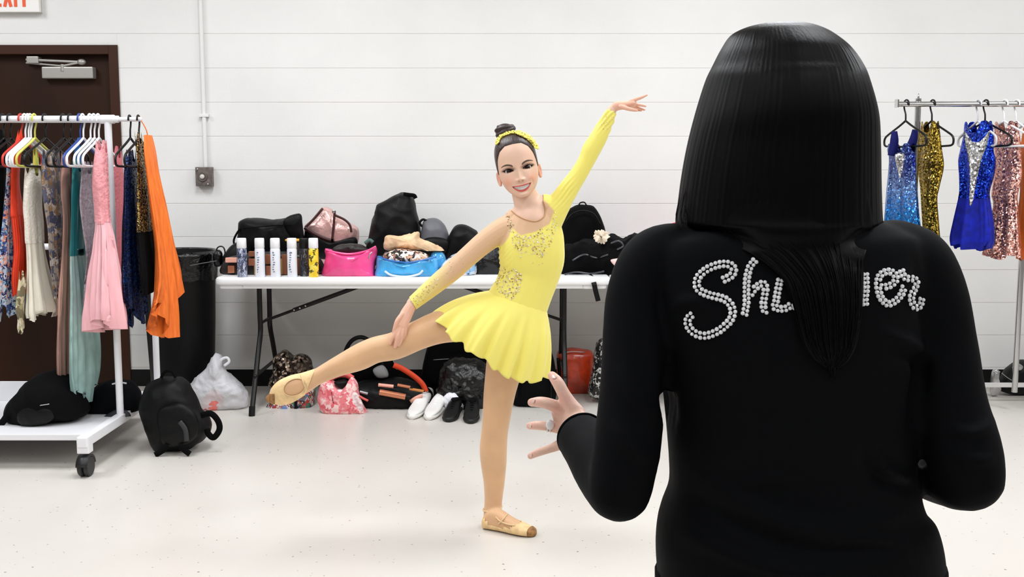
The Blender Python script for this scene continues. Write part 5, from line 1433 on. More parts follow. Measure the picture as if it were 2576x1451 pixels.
m_bk = mat('black_nylon', (4, 4, 5), 0.5, spec=0.22, bump=0.15, bscale=40)
m_bk2 = mat('black_canvas', (5, 5, 6), 0.85, spec=0.12, bump=0.1, bscale=200)
m_bkshine = mat('black_plastic_film', (3, 3, 4), 0.22, bump=0.9, bscale=28)
m_navyc = mat('dark_navy_cloth', (5, 6, 11), 0.85, spec=0.12)
m_zip = mat('silver_zip', (190, 190, 192), 0.3, metal=0.8)
GT, GU, GF = 'bags on the folding table', 'bags under the folding table', 'bags on the floor by the rack'

# --- waste bin
by_ = 6.17; bc_ = float(P(455, 800, by_)[0])
bn = thing('waste_bin', 'tall black waste bin with a plastic liner between rack and table', 'bin', (bc_, by_, 0))
MB().add(lathe([(0.165, 0.0), (0.175, 0.01), (0.195, 0.45), (0.205, 0.82), (0.212, 0.83), (0.212, 0.855), (0.20, 0.86), (0.19, 0.80), (0.18, 0.3)], (bc_, by_, 0), 32)).build('bin_body', mat('black_bin_plastic', (5, 5, 6), 0.5, spec=0.25, vary=0.1), bn, angle=50)
th = np.linspace(0, 2 * np.pi, 80, endpoint=False); R = []
rs_ = np.random.RandomState(4); wav = sum(rs_.uniform(0.3, 1) * np.sin(k * th + rs_.uniform(0, 6)) for k in range(3, 19)) / 6
for rr, z, a in ((0.185, 0.72, 0.003), (0.203, 0.862, 0.002), (0.214, 0.868, 0.002), (0.219, 0.84, 0.006), (0.216, 0.78, 0.009), (0.212, 0.70, 0.012)):
    R.append(np.stack([bc_ + (rr + a * wav) * np.cos(th), by_ + (rr + a * wav) * np.sin(th), z + 0.012 * wav * (z < 0.75)], -1))
MB().add(rings(np.array(R), caps=False)).build('bin_liner', m_bkshine, bn)
MB().add(wrinkle(ball(P(549, 650, by_ - 0.10), (0.03, 0.03, 0.05)), 0.006, 120)).build('liner_knot', m_bkshine, bn)
px_tube(bn, 'liner_tie', m_bkshine, [(548, 648), (545, 628), (552, 620), (562, 622), (566, 636), (560, 650)], by_ - 0.11, 0.004)
px_tube(bn, 'liner_tie', mat('liner_cord', (90, 90, 92), 0.4), [(478, 668), (510, 662), (545, 656)], by_ - 0.215, 0.0025)

# --- floor by the rack
t = bag('backpack', 'black backpack slumped on the floor beside the white rack', 'backpack', [(360, 990), (380, 958), (425, 944), (458, 956), (478, 990), (500, 1030), (522, 1052), (532, 1078), (515, 1102), (492, 1118), (470, 1132), (435, 1136), (395, 1134), (378, 1100), (364, 1060), (352, 1020)], 5.02, 0.26, m_bk, 0.0, wr=0.007, seed=3, back=0.55)
px_puff(t, 'front_pocket', m_bk, [(400, 1030), (450, 1015), (490, 1040), (500, 1085), (470, 1115), (415, 1120), (398, 1080)], 4.90, 0.05, wr=0.003)
px_strip(t, 'shoulder_strap', m_bk2, [(505, 1045), (530, 1040), (548, 1058), (552, 1080), (538, 1100), (525, 1092), (520, 1078)], 4.95, 0.028, 0.006)
px_strip(t, 'strap_end', m_bk2, [(420, 1120), (410, 1132), (398, 1140), (390, 1144)], 4.88, 0.026, 0.006); px_strip(t, 'strap_end', m_bk2, [(452, 1118), (462, 1130), (472, 1138), (478, 1142)], 4.88, 0.026, 0.006)
px_strip(t, 'buckle_strap', mat('grey_webbing', (46, 46, 48), 0.6), [(452, 1060), (466, 1080), (470, 1110)], 4.868, 0.022, 0.004)
px_tube(t, 'top_handle', m_bk2, [(405, 950), (415, 935), (432, 934), (442, 950)], 5.0, 0.007)
t = bag('plastic_carrier_bag', 'thin white plastic carrier bag with pink things inside', 'bag', [(462, 986), (488, 958), (515, 925), (536, 898), (546, 892), (556, 903), (562, 925), (580, 946), (604, 966), (624, 990), (623, 1016), (602, 1028), (552, 1038), (512, 1034), (478, 1012)], 5.9, 0.20, mat('thin_white_plastic', (240, 240, 244), 0.35, bump=1.0, bscale=24, trans=0.0, alpha=0.72), 0.0, wr=0.010, wf=38, seed=5)
px_puff(t, 'pink_contents', mat('coral_cloth', (240, 130, 124), 0.7), [(505, 1010), (530, 985), (555, 990), (562, 1015), (545, 1030), (515, 1030)], 5.86, 0.09, wr=0.006, wf=50)
px_tube(t, 'knot_handle', mat('white_plastic_film', (246, 246, 250), 0.35), [(552, 912), (560, 902), (572, 900), (576, 910), (564, 920)], 5.88, 0.008)
t = bag('duffel_bag', 'large black duffel bag heaped on the rack shelf', 'bag', [(18, 1040), (32, 1000), (60, 970), (95, 942), (130, 934), (165, 945), (190, 965), (212, 1000), (222, 1035), (200, 1050), (140, 1064), (80, 1074), (40, 1068)], 4.95, 0.30, m_bk2, SHZ, wr=0.010, seed=6)
px_puff(t, 'side_pocket', m_bk, [(45, 1030), (70, 1015), (120, 1018), (140, 1035), (130, 1060), (80, 1072), (45, 1062)], 4.82, 0.06, wr=0.004)
px_strip(t, 'shoulder_strap', m_bk2, [(30, 1020), (18, 1045), (6, 1062), (-6, 1070)], 4.84, 0.03, 0.008); px_tube(t, 'zip', m_zip, [(98, 1020), (112, 1018), (124, 1016)], 4.795, 0.002)
t = bag('tote_bag', 'navy-black tote bag flattened on the rack shelf behind the post', 'bag', [(205, 1030), (230, 985), (262, 958), (300, 955), (335, 965), (352, 1000), (350, 1030), (310, 1048), (250, 1050)], 5.15, 0.22, m_navyc, SHZ, wr=0.008, seed=7)
px_puff(t, 'loose_corner', mat('charcoal_mesh', (36, 36, 40), 0.6), [(262, 1048), (290, 1032), (320, 1034), (330, 1050), (300, 1056), (276, 1055)], 5.02, 0.03, wr=0.004, zmin=SHZ)
px_tube(t, 'handle', mat('white_cord', (220, 220, 222), 0.5), [(282, 966), (300, 962), (318, 964)], 5.03, 0.004)

# --- spray bottles
def bottle(px, body, cap, label, r=0.0265, h=0.21, Y=5.745, caph=0.052):
    x = float(P(px, 700, Y)[0])
    t = thing('spray_bottle', label, 'bottle', (x, Y, TZ), 'spray bottles along the table edge')
    hb = h - caph
    MB().add(lathe([(r * 0.93, 0), (r, 0.004), (r, hb - 0.012), (r * 0.94, hb - 0.004), (r * 0.86, hb)], (x, Y, TZ), 24)).build('bottle_body', body, t, angle=50)
    MB().add(lathe([(r * 0.86, hb - 0.004), (r * 0.99, hb), (r * 0.97, h - 0.006), (r * 0.90, h), (r * 0.5, h)], (x, Y, TZ), 24)).build('bottle_cap', cap, t, angle=50)
    return t, x
m_capw = mat('cap_white', (248, 248, 250), 0.35)
m_bw = mat('bottle_white', (236, 238, 246), 0.3)
m_ink = mat('printed_ink', (110, 120, 140), 0.5)
t, x = bottle(610, pattern('blue_grey_label', [(90, 100, 130), (150, 156, 180), (196, 198, 212), (60, 66, 90)], 70, 0.25, stretch=(1, 1, 0.5)), m_capw, 'blue-grey patterned spray bottle with white cap, first from the table end')
for i, (px, lb) in enumerate(((655, 'white spray bottle next to the blue-grey patterned one'), (694, 'white spray bottle in the middle of the row of three'), (736, 'white spray bottle just before the black can'))):
    t, x = bottle(px, m_bw, m_capw, lb)
    rs_ = np.random.RandomState(i + 2)      # faded vertical print
    for z in np.arange(0.03, 0.14, 0.013):
        a0 = -math.pi / 2 - 0.35 + rs_.uniform(-0.1, 0.1); w_ = rs_.uniform(0.12, 0.5)
        MB().add(strip([(x + 0.0268 * math.cos(a), 5.745 + 0.0268 * math.sin(a), TZ + z + rs_.uniform(-0.002, 0.002)) for a in np.linspace(a0, a0 + w_, 5)], rs_.uniform(0.003, 0.008), 0.0006, normal=(0, -1, 0), k=2)).build('print_mark', m_ink, t)
bottle(766, pattern('dark_can_label', [(24, 24, 28), (60, 60, 66), (20, 20, 22), (110, 110, 112), (40, 38, 60)], 90, 0.3, stretch=(1, 1, 0.4)), m_black_pl, 'black and grey spray can between white and yellow bottles', r=0.025, h=0.205, Y=5.79)
bottle(790, pattern('yellow_label', [(240, 208, 40), (244, 216, 60), (236, 200, 30), (90, 80, 30), (244, 222, 90)], 46, 0.3), m_capw, 'yellow spray bottle with white cap beside the pink bag')

# --- things on the table, from the left
t = bag('makeup_bag', 'black drawstring pouch with a loop at the left end of the table', 'bag', [(560, 660), (575, 625), (600, 605), (622, 612), (632, 650), (628, 686), (600, 692), (566, 690)], 6.05, 0.16, m_bk, TZ, seed=8, group=GT)
t = bag('cosmetics_case', 'black cosmetics case with rose and copper palettes behind the bottles', 'case', [(562, 692), (566, 655), (600, 640), (680, 632), (770, 636), (806, 650), (810, 690), (690, 694)], 5.92, 0.14, mat('case_black', (22, 16, 15), 0.4), TZ, wr=0.002, seed=9, p=4)
mcop = [mat('copper_shine', (214, 138, 104), 0.25, metal=0.7), mat('rose_powder', (236, 170, 150), 0.5), mat('brown_powder', (134, 78, 48), 0.5), mat('gold_shine', (216, 172, 110), 0.3, metal=0.7)]
for i, (a, b, c, d, k) in enumerate(((568, 648, 596, 660, 1), (574, 668, 590, 686, 0), (626, 632, 640, 645, 2), (626, 650, 642, 668, 0), (640, 668, 652, 690, 3), (668, 640, 682, 664, 2), (670, 668, 682, 692, 0), (710, 640, 722, 690, 2), (706, 650, 712, 690, 3), (748, 650, 760, 690, 2))):
    p0, p1 = P(a, d, 5.845), P(c, b, 5.845)
    MB().add(box(p0[0], p1[0], 5.835, 5.865, p0[2], p1[2], 0.004)).build('palette', mcop[k], t, smooth=False)
t = bag('duffel_bag', 'black duffel bag lying across the left end of the table', 'bag', [(602, 640), (600, 580), (606, 556), (630, 551), (690, 552), (720, 548), (750, 538), (758, 552), (764, 580), (766, 640), (690, 655)], 6.22, 0.24, m_bk, TZ, seed=10, group=GT, wr=0.006)
px_tube(t, 'handle', m_bk2, [(604, 575), (594, 590), (588, 606), (592, 625)], 6.15, 0.006); px_puff(t, 'end_flap', m_bk, [(712, 556), (752, 538), (760, 560), (762, 600), (735, 600)], 6.12, 0.05, wr=0.003); px_tube(t, 'zip', m_bk2, [(610, 575), (680, 568), (735, 566)], 6.095, 0.003)
t = bag('hand_bag', 'rose gold metallic bag with dark straps leaning on the wall', 'bag', [(765, 575), (785, 552), (806, 528), (818, 520), (830, 524), (842, 535), (868, 552), (893, 568), (902, 582), (896, 610), (870, 640), (820, 650), (780, 630)], 6.28, 0.16, mat('rose_gold_foil', (238, 192, 186), 0.28, metal=0.55, bump=0.5, bscale=30), TZ, seed=11, group=GT)
m_trim = mat('burgundy_trim', (60, 24, 22), 0.5)
px_strip(t, 'strap', m_trim, [(842, 530), (840, 560), (836, 600), (834, 630)], 6.185, 0.013); px_strip(t, 'strap', m_trim, [(840, 540), (866, 552), (880, 566), (884, 584)], 6.19, 0.013); px_strip(t, 'trim', m_trim, [(768, 572), (790, 550), (812, 524)], 6.20, 0.014); px_strip(t, 'trim', m_trim, [(766, 572), (790, 588), (816, 600), (840, 606)], 6.185, 0.02)
px_puff(t, 'base_panel', m_bk, [(768, 580), (800, 594), (840, 606), (892, 596), (898, 620), (880, 650), (800, 650), (772, 625)], 6.22, 0.09, wr=0.002); px_puff(t, 'strap_ring', m_chrome, [(836, 528), (842, 528), (842, 536), (836, 536)], 6.18, 0.01)
t = thing('tape_roll', 'yellow plastic ring resting on the case behind the bottles', 'ring', P(735, 602, 5.92))
cz = P(735, 603, 5.9); MB().add(rings(np.array([[(cz[0] + (0.040 + 0.006 * math.cos(b)) * math.cos(a), 5.93 + (0.040 + 0.006 * math.cos(b)) * math.sin(a), cz[2] - 0.004 + 0.006 * math.sin(b)) for b in np.linspace(0, 6.28, 10, endpoint=False)] for a in np.linspace(0, 2 * np.pi, 30, endpoint=False)]), closed=True)).build('ring_body', mat('amber_plastic', (244, 176, 30), 0.4), t)
MB().add(lathe([(0.030, 0), (0.034, 0.004), (0.034, cz[2] - 0.012 - TZ), (0.030, cz[2] - 0.010 - TZ)], (cz[0], 5.93, TZ), 20)).build('tub', mat('dark_tub', (40, 26, 20), 0.4), t)
m_pinkm = mat('hot_pink_patent', (236, 72, 138), 0.22, bump=0.35, bscale=14, coat=0.4, vary=0.12, vscale=6)
t = bag('toiletry_bag', 'hot pink shiny toiletry bag standing open on the table', 'bag', [(812, 700), (814, 670), (820, 642), (818, 626), (835, 630), (870, 638), (905, 636), (930, 628), (944, 620), (948, 632), (944, 660), (944, 690), (946, 700), (880, 702)], 5.84, 0.17, m_pinkm, TZ, seed=12, group=GT, wr=0.005, p=3)
px_tube(t, 'piping', m_pinkm, [(818, 627), (840, 634), (880, 639), (920, 632), (946, 620)], 5.775, 0.006)
px_puff(t, 'dark_contents', mat('dark_contents', (30, 20, 20), 0.5), [(835, 632), (850, 618), (880, 612), (910, 616), (925, 630), (880, 640)], 5.86, 0.09, wr=0.006, wf=60)
px_tube(t, 'comb', mat('teal_bristle', (70, 104, 96), 0.6), [(918, 612), (930, 604), (938, 610)], 5.88, 0.01); px_strip(t, 'zip_pull', m_zip, [(928, 650), (930, 640), (936, 634)], 5.77, 0.006)
t = bag('drawstring_backpack', 'tall black drawstring backpack leaning against the wall', 'backpack', [(920, 640), (925, 590), (938, 545), (948, 515), (975, 500), (1000, 488), (1012, 484), (1030, 490), (1040, 500), (1048, 530), (1056, 570), (1060, 640), (990, 650)], 6.24, 0.24, m_bk, TZ, seed=13, group=GT, wr=0.008)
px_strip(t, 'top_tab', m_bk2, [(1015, 488), (1030, 490), (1042, 492), (1046, 499)], 6.2, 0.022, 0.006)
m_bluecl2 = mat('translucent_blue_vinyl', (66, 158, 222), 0.15, bump=0.4, bscale=16, coat=0.6, vary=0.2, vscale=8)
t = bag('vinyl_bag', 'shiny blue vinyl bag overflowing with clothes on the table', 'bag', [(947, 700), (946, 670), (950, 645), (975, 652), (1010, 658), (1050, 656), (1085, 646), (1100, 652), (1104, 680), (1098, 702), (1020, 703)], 5.84, 0.18, m_bluecl2, TZ, seed=14, group=GT, p=3, wr=0.004)
px_tube(t, 'rim', mat('blue_piping', (40, 110, 190), 0.3), [(950, 645), (985, 656), (1030, 660), (1075, 652), (1098, 646)], 5.76, 0.004); px_tube(t, 'handle', mat('clear_handle', (214, 226, 236), 0.15), [(968, 682), (985, 692), (1020, 696), (1052, 690), (1064, 680)], 5.745, 0.006)
px_puff(t, 'side_bulge', m_bluecl2, [(1085, 640), (1105, 632), (1120, 645), (1122, 675), (1105, 690), (1090, 680)], 5.90, 0.08, wr=0.003)
px_puff(t, 'patterned_clothes', pattern('mixed_clothes', [(236, 214, 196), (60, 44, 40), (214, 168, 140), (24, 22, 24), (244, 236, 230), (150, 100, 80)], 42, 0.6), [(962, 655), (968, 636), (1000, 628), (1040, 632), (1072, 640), (1078, 655), (1030, 664), (990, 662)], 5.84, 0.13, wr=0.008, wf=60)
t = bag('folded_tights', 'beige tights bundled on top of the blue vinyl bag', 'clothing', [(966, 610), (972, 592), (1000, 596), (1030, 588), (1052, 584), (1058, 600), (1080, 608), (1104, 620), (1116, 636), (1108, 648), (1084, 634), (1050, 628), (1010, 626), (985, 630), (968, 626)], 5.90, 0.11, mat('beige_nylon', (226, 190, 150), 0.6, vary=0.12, vscale=16), P(1000, 630, 5.9)[2], seed=15, wr=0.007, wf=50, cpx=(1030, 608))
t = bag('sling_bag', 'grey and black sling bag behind the beige tights', 'bag', [(1056, 610), (1062, 565), (1072, 552), (1095, 548), (1112, 556), (1126, 580), (1130, 612), (1095, 640), (1062, 640)], 6.22, 0.15, mat('charcoal_nylon', (104, 104, 110), 0.5), TZ, seed=16, group=GT)
px_puff(t, 'dark_flap', m_bk, [(1062, 606), (1090, 596), (1128, 604), (1130, 630), (1095, 644), (1060, 640)], 6.14, 0.06); px_tube(t, 'handle', m_bk, [(1062, 570), (1056, 560), (1064, 552), (1074, 556)], 6.2, 0.007)
t = bag('black_pouch', 'rounded black pouch beside the girl\'s bare-sleeved arm', 'bag', [(1122, 640), (1128, 595), (1142, 570), (1165, 564), (1190, 574), (1204, 592), (1206, 640), (1165, 655)], 6.18, 0.17, m_bk, TZ, seed=17, group=GT)
t = bag('floral_pouch', 'pale blue and white floral pouch next to the blue vinyl bag', 'bag', [(1108, 700), (1106, 672), (1120, 655), (1145, 640), (1170, 636), (1190, 650), (1196, 690), (1150, 703)], 5.86, 0.14, pattern('blue_white_floral', [(206, 222, 236), (150, 190, 226), (240, 240, 244), (60, 60, 70), (236, 214, 204)], 40, 0.4), TZ, seed=18, group=GT)
t = bag('black_pouch', 'crumpled black nylon pouch showing between the girl\'s arm and waist', 'bag', [(1186, 697), (1188, 650), (1210, 622), (1240, 612), (1270, 622), (1290, 660), (1286, 697), (1235, 700)], 5.95, 0.18, m_bkshine, TZ, seed=19, group=GT)
t = bag('backpack', 'rounded black backpack standing on the table right of the girl', 'backpack', [(1404, 640), (1408, 580), (1420, 540), (1440, 522), (1466, 516), (1492, 520), (1512, 545), (1524, 585), (1530, 640), (1465, 655)], 6.24, 0.22, m_bk2, TZ, seed=20, group=GT, wr=0.004)
px_tube(t, 'zip', m_bk, [(1422, 560), (1440, 538), (1466, 530), (1494, 538), (1510, 565)], 6.125, 0.004); px_tube(t, 'hang_loop', m_bk, [(1455, 518), (1460, 510), (1470, 509), (1476, 517)], 6.22, 0.004)
t = bag('clothes_heap', 'heap of black clothes with shiny trim at the right of the table', 'clothing', [(1398, 695), (1404, 650), (1425, 620), (1455, 604), (1490, 606), (1520, 596), (1545, 592), (1575, 600), (1600, 590), (1640, 600), (1650, 690), (1560, 698), (1480, 700)], 5.98, 0.26, m_bk2, TZ, seed=21, wr=0.016, wf=34, p=2.6)
for pl in ([(1440, 655), (1470, 640), (1500, 648), (1530, 640)], [(1420, 690), (1450, 684), (1485, 688), (1520, 682)], [(1536, 612), (1556, 606), (1568, 618), (1552, 628)]):
    px_tube(t, 'shiny_trim', mat('satin_black', (60, 60, 66), 0.2), [(a, b) for a, b in pl], 5.84, 0.005)
px_strip(t, 'hanging_strap', m_bk, [(1478, 690, 0.06), (1488, 698, -0.07), (1494, 712, -0.165), (1498, 730, -0.165), (1505, 757, -0.165)], 5.86, 0.026, 0.004)
px_puff(t, 'pink_tissue', mat('pale_pink_paper', (246, 206, 200), 0.7), [(1535, 655), (1550, 650), (1570, 648), (1566, 668), (1556, 676)], 5.84, 0.03)
t = thing('hair_scrunchie', 'cream ruffled scrunchie lying on the heap of black clothes', 'scrunchie', P(1512, 596, 5.9))
mb = MB(); cs = P(1512, 595, 5.86)
for i in range(22):
    a = i * 0.2856; q = RNG.uniform(0.8, 1.25); d = np.array([math.cos(a) * 0.027 * q, -0.012 + 0.014 * math.sin(3 * a), math.sin(a) * 0.022 * q])
    mb.add(xf(ball((0, 0, 0), (0.020, 0.004, 0.009), 10, 6), Matrix.Translation(Vector(cs + d)) @ Matrix.Rotation(-a + RNG.uniform(-0.5, 0.5), 4, 'Y') @ Matrix.Rotation(RNG.uniform(-0.7, 0.7), 4, 'X')))
MB().add(wrinkle(remesh(mb, 0.0025, 1), 0.0012, 300)).build('ruffle', mat('cream_ruffle', (232, 216, 194), 0.7), t)
t = bag('folded_jacket', 'red and black jacket folded on the table behind the woman', 'clothing', [(1596, 640), (1604, 598), (1640, 582), (1680, 566), (1720, 556), (1750, 570), (1750, 640)], 6.15, 0.2, mat('scarlet_cloth', (226, 40, 52), 0.6), TZ, seed=22)

# --- under the table
t = bag('sequin_bag', 'brown sequinned drawstring bag under the left of the table', 'bag', [(682, 975), (688, 940), (690, 905), (700, 886), (720, 880), (735, 895), (760, 890), (778, 900), (786, 925), (788, 975), (735, 985)], 6.02, 0.20, sequin('bronze_black_sequins', [(20, 14, 12), (70, 54, 44), (36, 26, 22), (190, 170, 150)], 70, metal=0.6, rough=0.2, tilt=0.7), P(735, 985, 6.02)[2], seed=23, wr=0.012, wf=40)
t['group'] = GU
z_ = P(735, 985, 6.02)[2]
patch = pattern('sticker_collage', [(40, 30, 30), (200, 180, 170), (170, 60, 60), (90, 110, 160), (230, 220, 210), (120, 90, 70), (60, 120, 90)], 50, 0.35)
px_puff(t, 'printed_base', patch, [(676, 1042), (680, 1000), (684, 972), (735, 968), (788, 974), (792, 1005), (786, 1040), (735, 1048)], 5.98, 0.2, zmin=0.0, p=4); px_strip(t, 'base_seam', m_bk, [(742, 975), (744, 1010), (744, 1044)], 5.872, 0.016)
px_puff(t, 'round_badge', mat('badge_blue', (110, 134, 190), 0.4), [(706, 1030), (716, 1020), (724, 1030), (716, 1040)], 5.872, 0.01)
m_pf = pattern('pink_paisley', [(240, 140, 146), (246, 176, 178), (228, 100, 112), (250, 214, 210), (238, 130, 138)], 44, 0.6)
t = bag('quilted_bag', 'pink patterned shoulder bag under the table beside the raised foot', 'bag', [(798, 1000), (802, 975), (815, 955), (840, 962), (860, 976), (878, 960), (886, 948), (898, 965), (905, 1000), (918, 1030), (922, 1042), (880, 1048), (830, 1046), (804, 1028)], 5.80, 0.14, m_pf, 0.0, seed=24, group=GU, wr=0.005, p=2.8)
px_strip(t, 'shoulder_strap', mat('coral_strap', (222, 96, 92), 0.6), [(826, 958), (838, 948), (856, 942), (874, 944), (888, 952)], 5.80, 0.03, 0.008); px_puff(t, 'opening', m_bk, [(840, 962), (852, 957), (870, 956), (876, 962), (862, 976), (852, 974)], 5.765, 0.05)
px_puff(t, 'front_pocket', mat('pale_pink_print', (250, 190, 190), 0.6, vary=0.25, vscale=60), [(838, 985), (870, 980), (900, 990), (914, 1030), (880, 1042), (845, 1036)], 5.75, 0.03); px_tube(t, 'zip', m_bk, [(834, 986), (838, 1010), (846, 1028)], 5.734, 0.0025); px_strip(t, 'pull_tab', mat('coral_strap', (222, 96, 92), 0.6), [(904, 996), (914, 1002), (926, 1008)], 5.745, 0.012)
t = bag('tote_bag', 'open black tote bag with bottles poking out under the table', 'bag', [(870, 1000), (878, 975), (905, 962), (950, 958), (1000, 955), (1050, 965), (1085, 985), (1088, 1015), (1050, 1030), (985, 1038), (930, 1034), (885, 1024)], 5.98, 0.26, m_bk, 0.0, seed=25, group=GU, wr=0.010, wf=30)
px_tube(t, 'strap_loop', m_bk, [(870, 960), (866, 900), (880, 862), (905, 848), (930, 858), (950, 890), (975, 950)], 6.05, 0.012); px_puff(t, 'raised_side', m_bk2, [(890, 965), (905, 910), (950, 885), (985, 905), (1000, 960), (945, 975)], 6.10, 0.10, wr=0.008)
px_puff(t, 'grey_cloth', mat('grey_cotton', (150, 150, 152), 0.8), [(938, 930), (960, 918), (974, 930), (976, 948), (950, 950)], 6.0, 0.05); px_strip(t, 'orange_strap', mat('flame_orange', (226, 70, 30), 0.6), [(990, 918), (1010, 926), (1040, 945), (1062, 965), (1072, 985)], 5.93, 0.03, 0.006)
def lying(par, px0, py0, px1, py1, Y, r, m, name, cap=None):
    a, b = P(px0, py0, Y), P(px1, py1, Y); o = MB().add(tube([a, a + (b - a) * 0.5, b], r, n=14, smooth=False)).build(name, m, par)
    if cap: MB().add(tube([b, b + nrm(b - a) * r * 1.6], r * 0.8, n=12, smooth=False)).build(name + '_cap', cap, o)
for q in ((955, 986, 1020, 998, 5.83, 0.017, mcop[0], m_bk), (952, 968, 990, 972, 5.85, 0.010, mcop[1], m_bk), (1000, 968, 1032, 974, 5.85, 0.009, mcop[0], m_bk), (1030, 978, 1066, 984, 5.85, 0.008, mat('amber_bottle', (190, 120, 60), 0.3), None), (905, 985, 925, 990, 5.83, 0.008, m_zip, None)):
    lying(t, *q[:6], q[6], 'cosmetic_tube', q[7])
px_strip(t, 'pink_label', mcop[1], [(1032, 1010), (1048, 1000), (1062, 994)], 5.84, 0.02)
t = bag('suitcase', 'tall black soft suitcase behind the standing leg', 'suitcase', [(1058, 1010), (1062, 930), (1080, 860), (1110, 840), (1180, 838), (1225, 850), (1235, 930), (1232, 1010)], 6.25, 0.24, m_bk2, 0.0, seed=26, group=GU, p=4, wr=0.003)
px_puff(t, 'front_pocket', m_bk2, [(1085, 900), (1200, 895), (1205, 960), (1085, 965)], 6.12, 0.04, p=4); px_tube(t, 'zip', m_zip, [(1090, 905), (1140, 902), (1195, 902)], 6.095, 0.0015)
t = bag('refuse_sack', 'shiny black plastic sack beside the girl\'s standing leg', 'bag', [(1104, 1000), (1108, 940), (1120, 915), (1150, 900), (1190, 905), (1225, 925), (1240, 990), (1236, 1040), (1170, 1048), (1120, 1040)], 5.95, 0.22, m_bkshine, 0.0, seed=27, group=GU, wr=0.016, wf=40)
t = bag('suitcase', 'rounded black bag to the right of the standing leg', 'bag', [(1290, 1000), (1296, 920), (1320, 870), (1350, 850), (1375, 860), (1392, 900), (1398, 960), (1392, 1015), (1340, 1026), (1298, 1020)], 5.98, 0.24, m_bk2, 0.0, seed=28, group=GU)
px_tube(t, 'piping', m_bk, [(1300, 1000), (1306, 920), (1330, 876), (1352, 862), (1374, 876), (1386, 930), (1386, 1000)], 5.87, 0.004)
m_or = mat('rust_orange_nylon', (206, 62, 24), 0.3, vary=0.25, vscale=10, bump=0.3, bscale=16, coat=0.3)
t = bag('gym_bag', 'rust orange shiny bag under the right of the table', 'bag', [(1396, 990), (1400, 930), (1405, 885), (1430, 876), (1465, 878), (1492, 886), (1496, 940), (1492, 990), (1445, 998)], 6.32, 0.14, m_or, 0.0, seed=29, group=GU, p=3.2)
px_tube(t, 'zip', m_zip, [(1415, 888), (1440, 884), (1470, 886)], 6.245, 0.003); px_strip(t, 'strap', m_bk, [(1404, 900), (1408, 950), (1404, 985)], 6.25, 0.02)
t = bag('animal_print_bag', 'black and white patterned bag beside the orange one', 'bag', [(1488, 1000), (1490, 930), (1496, 880), (1510, 852), (1550, 850), (1580, 880), (1584, 1000)], 6.05, 0.2, pattern('black_white_print', [(16, 16, 18), (24, 24, 26), (210, 208, 204), (12, 12, 12)], 60, 0.5), 0.0, seed=30, group=GU)

# --- shoes
def shoe(name, label, m, m_sole, toe_px, heel_px, h=0.085, w=0.042, group=None, cat='shoe', extra=None):
    """shoe from heel to toe on the floor"""
    ty, hy_ = floorY(toe_px[1]), floorY(heel_px[1])
    a, b = P(heel_px[0], heel_px[1], hy_), P(toe_px[0], toe_px[1], ty); a[2] = b[2] = 0
    d = b - a; Ln = np.linalg.norm(d); d = d / Ln; sdv = np.array([-d[1], d[0], 0])
    t = thing(name, label, cat, (a + b) / 2, group)
    th = np.linspace(0, 2 * np.pi, 24, endpoint=False)
    def body(prof, zlo, add=0.0):
        R = []
        for s_, ww, z1 in cr(prof, 5):
            c = a + d * (s_ * Ln); cc, ss = np.cos(th), np.sin(th)
            zz = (zlo + z1) / 2 + (z1 - zlo) / 2 * np.sign(ss) * np.abs(ss) ** 0.8
            R.append(c + sdv * ((ww + add) * np.sign(cc) * np.abs(cc) ** 0.8)[:, None] + np.stack([0 * zz, 0 * zz, zz], -1))
        return rings(np.array(R))
    prof = [(0.0, w * 0.5, h * 0.8), (0.05, w * 0.75, h), (0.2, w * 0.85, h * 0.95), (0.4, w * 0.86, h * 0.92), (0.58, w * 0.95, h * 0.72), (0.75, w, h * 0.55), (0.9, w * 0.8, h * 0.45), (1.0, w * 0.3, h * 0.3)]
    up = MB().add(wrinkle(body(prof, 0.016), 0.001, 90)).build('upper', m, t)
    pr2 = [(x - 0.01 if x < 0.5 else x + 0.015, ww, 0.024) for x, ww, z in prof]
    MB().add(body(pr2, 0.0, 0.003)).build('sole', m_sole, t)
    op = a + d * Ln * 0.22 + np.array([0, 0, h * 0.96])
    M = Matrix.Translation(Vector(op)) @ Matrix((Vector(d), Vector(sdv), Vector((0, 0, 1)))).transposed().to_4x4()
    MB().add(xf(ball((0, 0, 0), (Ln * 0.16, w * 0.55, 0.006), 16, 6), M)).build('opening', m_bk2 if extra != 'white' else mat('shoe_lining', (206, 204, 200), 0.8), t)
    for k in range(4):
        c = a + d * Ln * (0.42 + 0.075 * k) + np.array([0, 0, h * (0.92 - 0.1 * k)])
        MB().add(tube([c - sdv * w * 0.4 - [0, 0, 0.006], c + [0, 0, 0.003], c + sdv * w * 0.4 - [0, 0, 0.006]], 0.003, n=6, k=3)).build('lace', m_capw if extra == 'white' else m_bk2, up)
    return t
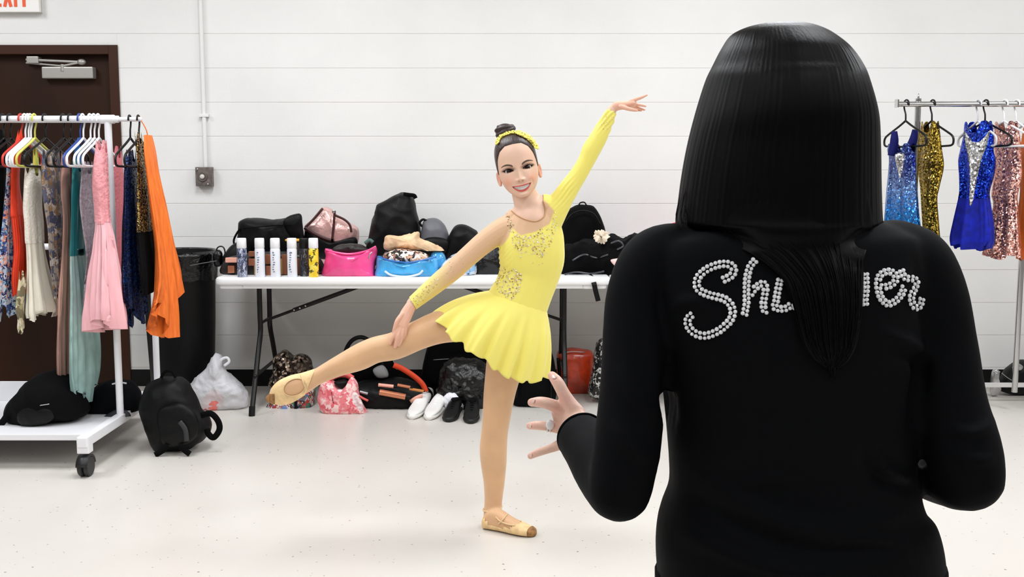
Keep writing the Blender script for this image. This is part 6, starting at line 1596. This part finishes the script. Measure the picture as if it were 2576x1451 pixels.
m_shw = mat('white_leather', (242, 240, 236), 0.4); m_sole_w = mat('white_rubber', (232, 230, 224), 0.5); m_shb = mat('black_leather', (10, 10, 11), 0.35); m_sole_b = mat('black_rubber', (14, 14, 14), 0.6)
GS = 'shoes under the table'
shoe('sneaker', 'outer white sneaker beside the open black tote', m_shw, m_sole_w, (1036, 1055), (1080, 1008), group=GS, extra='white')
shoe('sneaker', 'white sneaker next to the black shoes', m_shw, m_sole_w, (1078, 1057), (1122, 1010), group=GS, extra='white')
shoe('dance_shoe', 'black shoe next to the white sneakers', m_shb, m_sole_b, (1128, 1062), (1150, 1028), h=0.075, group=GS)
shoe('dance_shoe', 'black shoe closest to the standing leg', m_shb, m_sole_b, (1184, 1066), (1190, 1030), h=0.075, group=GS)
t = bag('crumpled_cloth', 'crumpled white cloth behind the white sneakers', 'cloth', [(1112, 1030), (1116, 1000), (1130, 988), (1148, 988), (1160, 1000), (1166, 1020), (1150, 1034)], 5.86, 0.08, mat('white_cotton', (234, 234, 240), 0.8), 0.0, seed=31, wr=0.010, wf=80)
t = bag('shoe_pile', 'black bag lying under the chrome rack at the right edge', 'bag', [(2518, 962), (2524, 935), (2545, 915), (2570, 905), (2600, 910), (2640, 930), (2645, 962)], 6.25, 0.16, m_bk, 0.0, seed=32, wr=0.008)
px_puff(t, 'silver_highlight', mat('silver_foil', (190, 190, 190), 0.25, metal=0.8), [(2546, 925), (2560, 914), (2574, 922), (2566, 932)], 6.17, 0.02); px_tube(t, 'strap', m_zip, [(2520, 938), (2535, 950), (2552, 960)], 6.16, 0.002)
t = bag('dance_sandal', 'small silver shoe on the floor below the royal blue costume', 'shoe', [(2494, 966), (2496, 940), (2502, 928), (2512, 932), (2512, 950), (2518, 962)], 6.2, 0.06, mat('silver_foil', (190, 190, 190), 0.25, metal=0.8), 0.0, seed=33, wr=0.001)
px_strip(t, 'ankle_strap', mat('silver_foil', (190, 190, 190), 0.25, metal=0.8), [(2498, 936), (2508, 932), (2516, 936)], 6.165, 0.008)
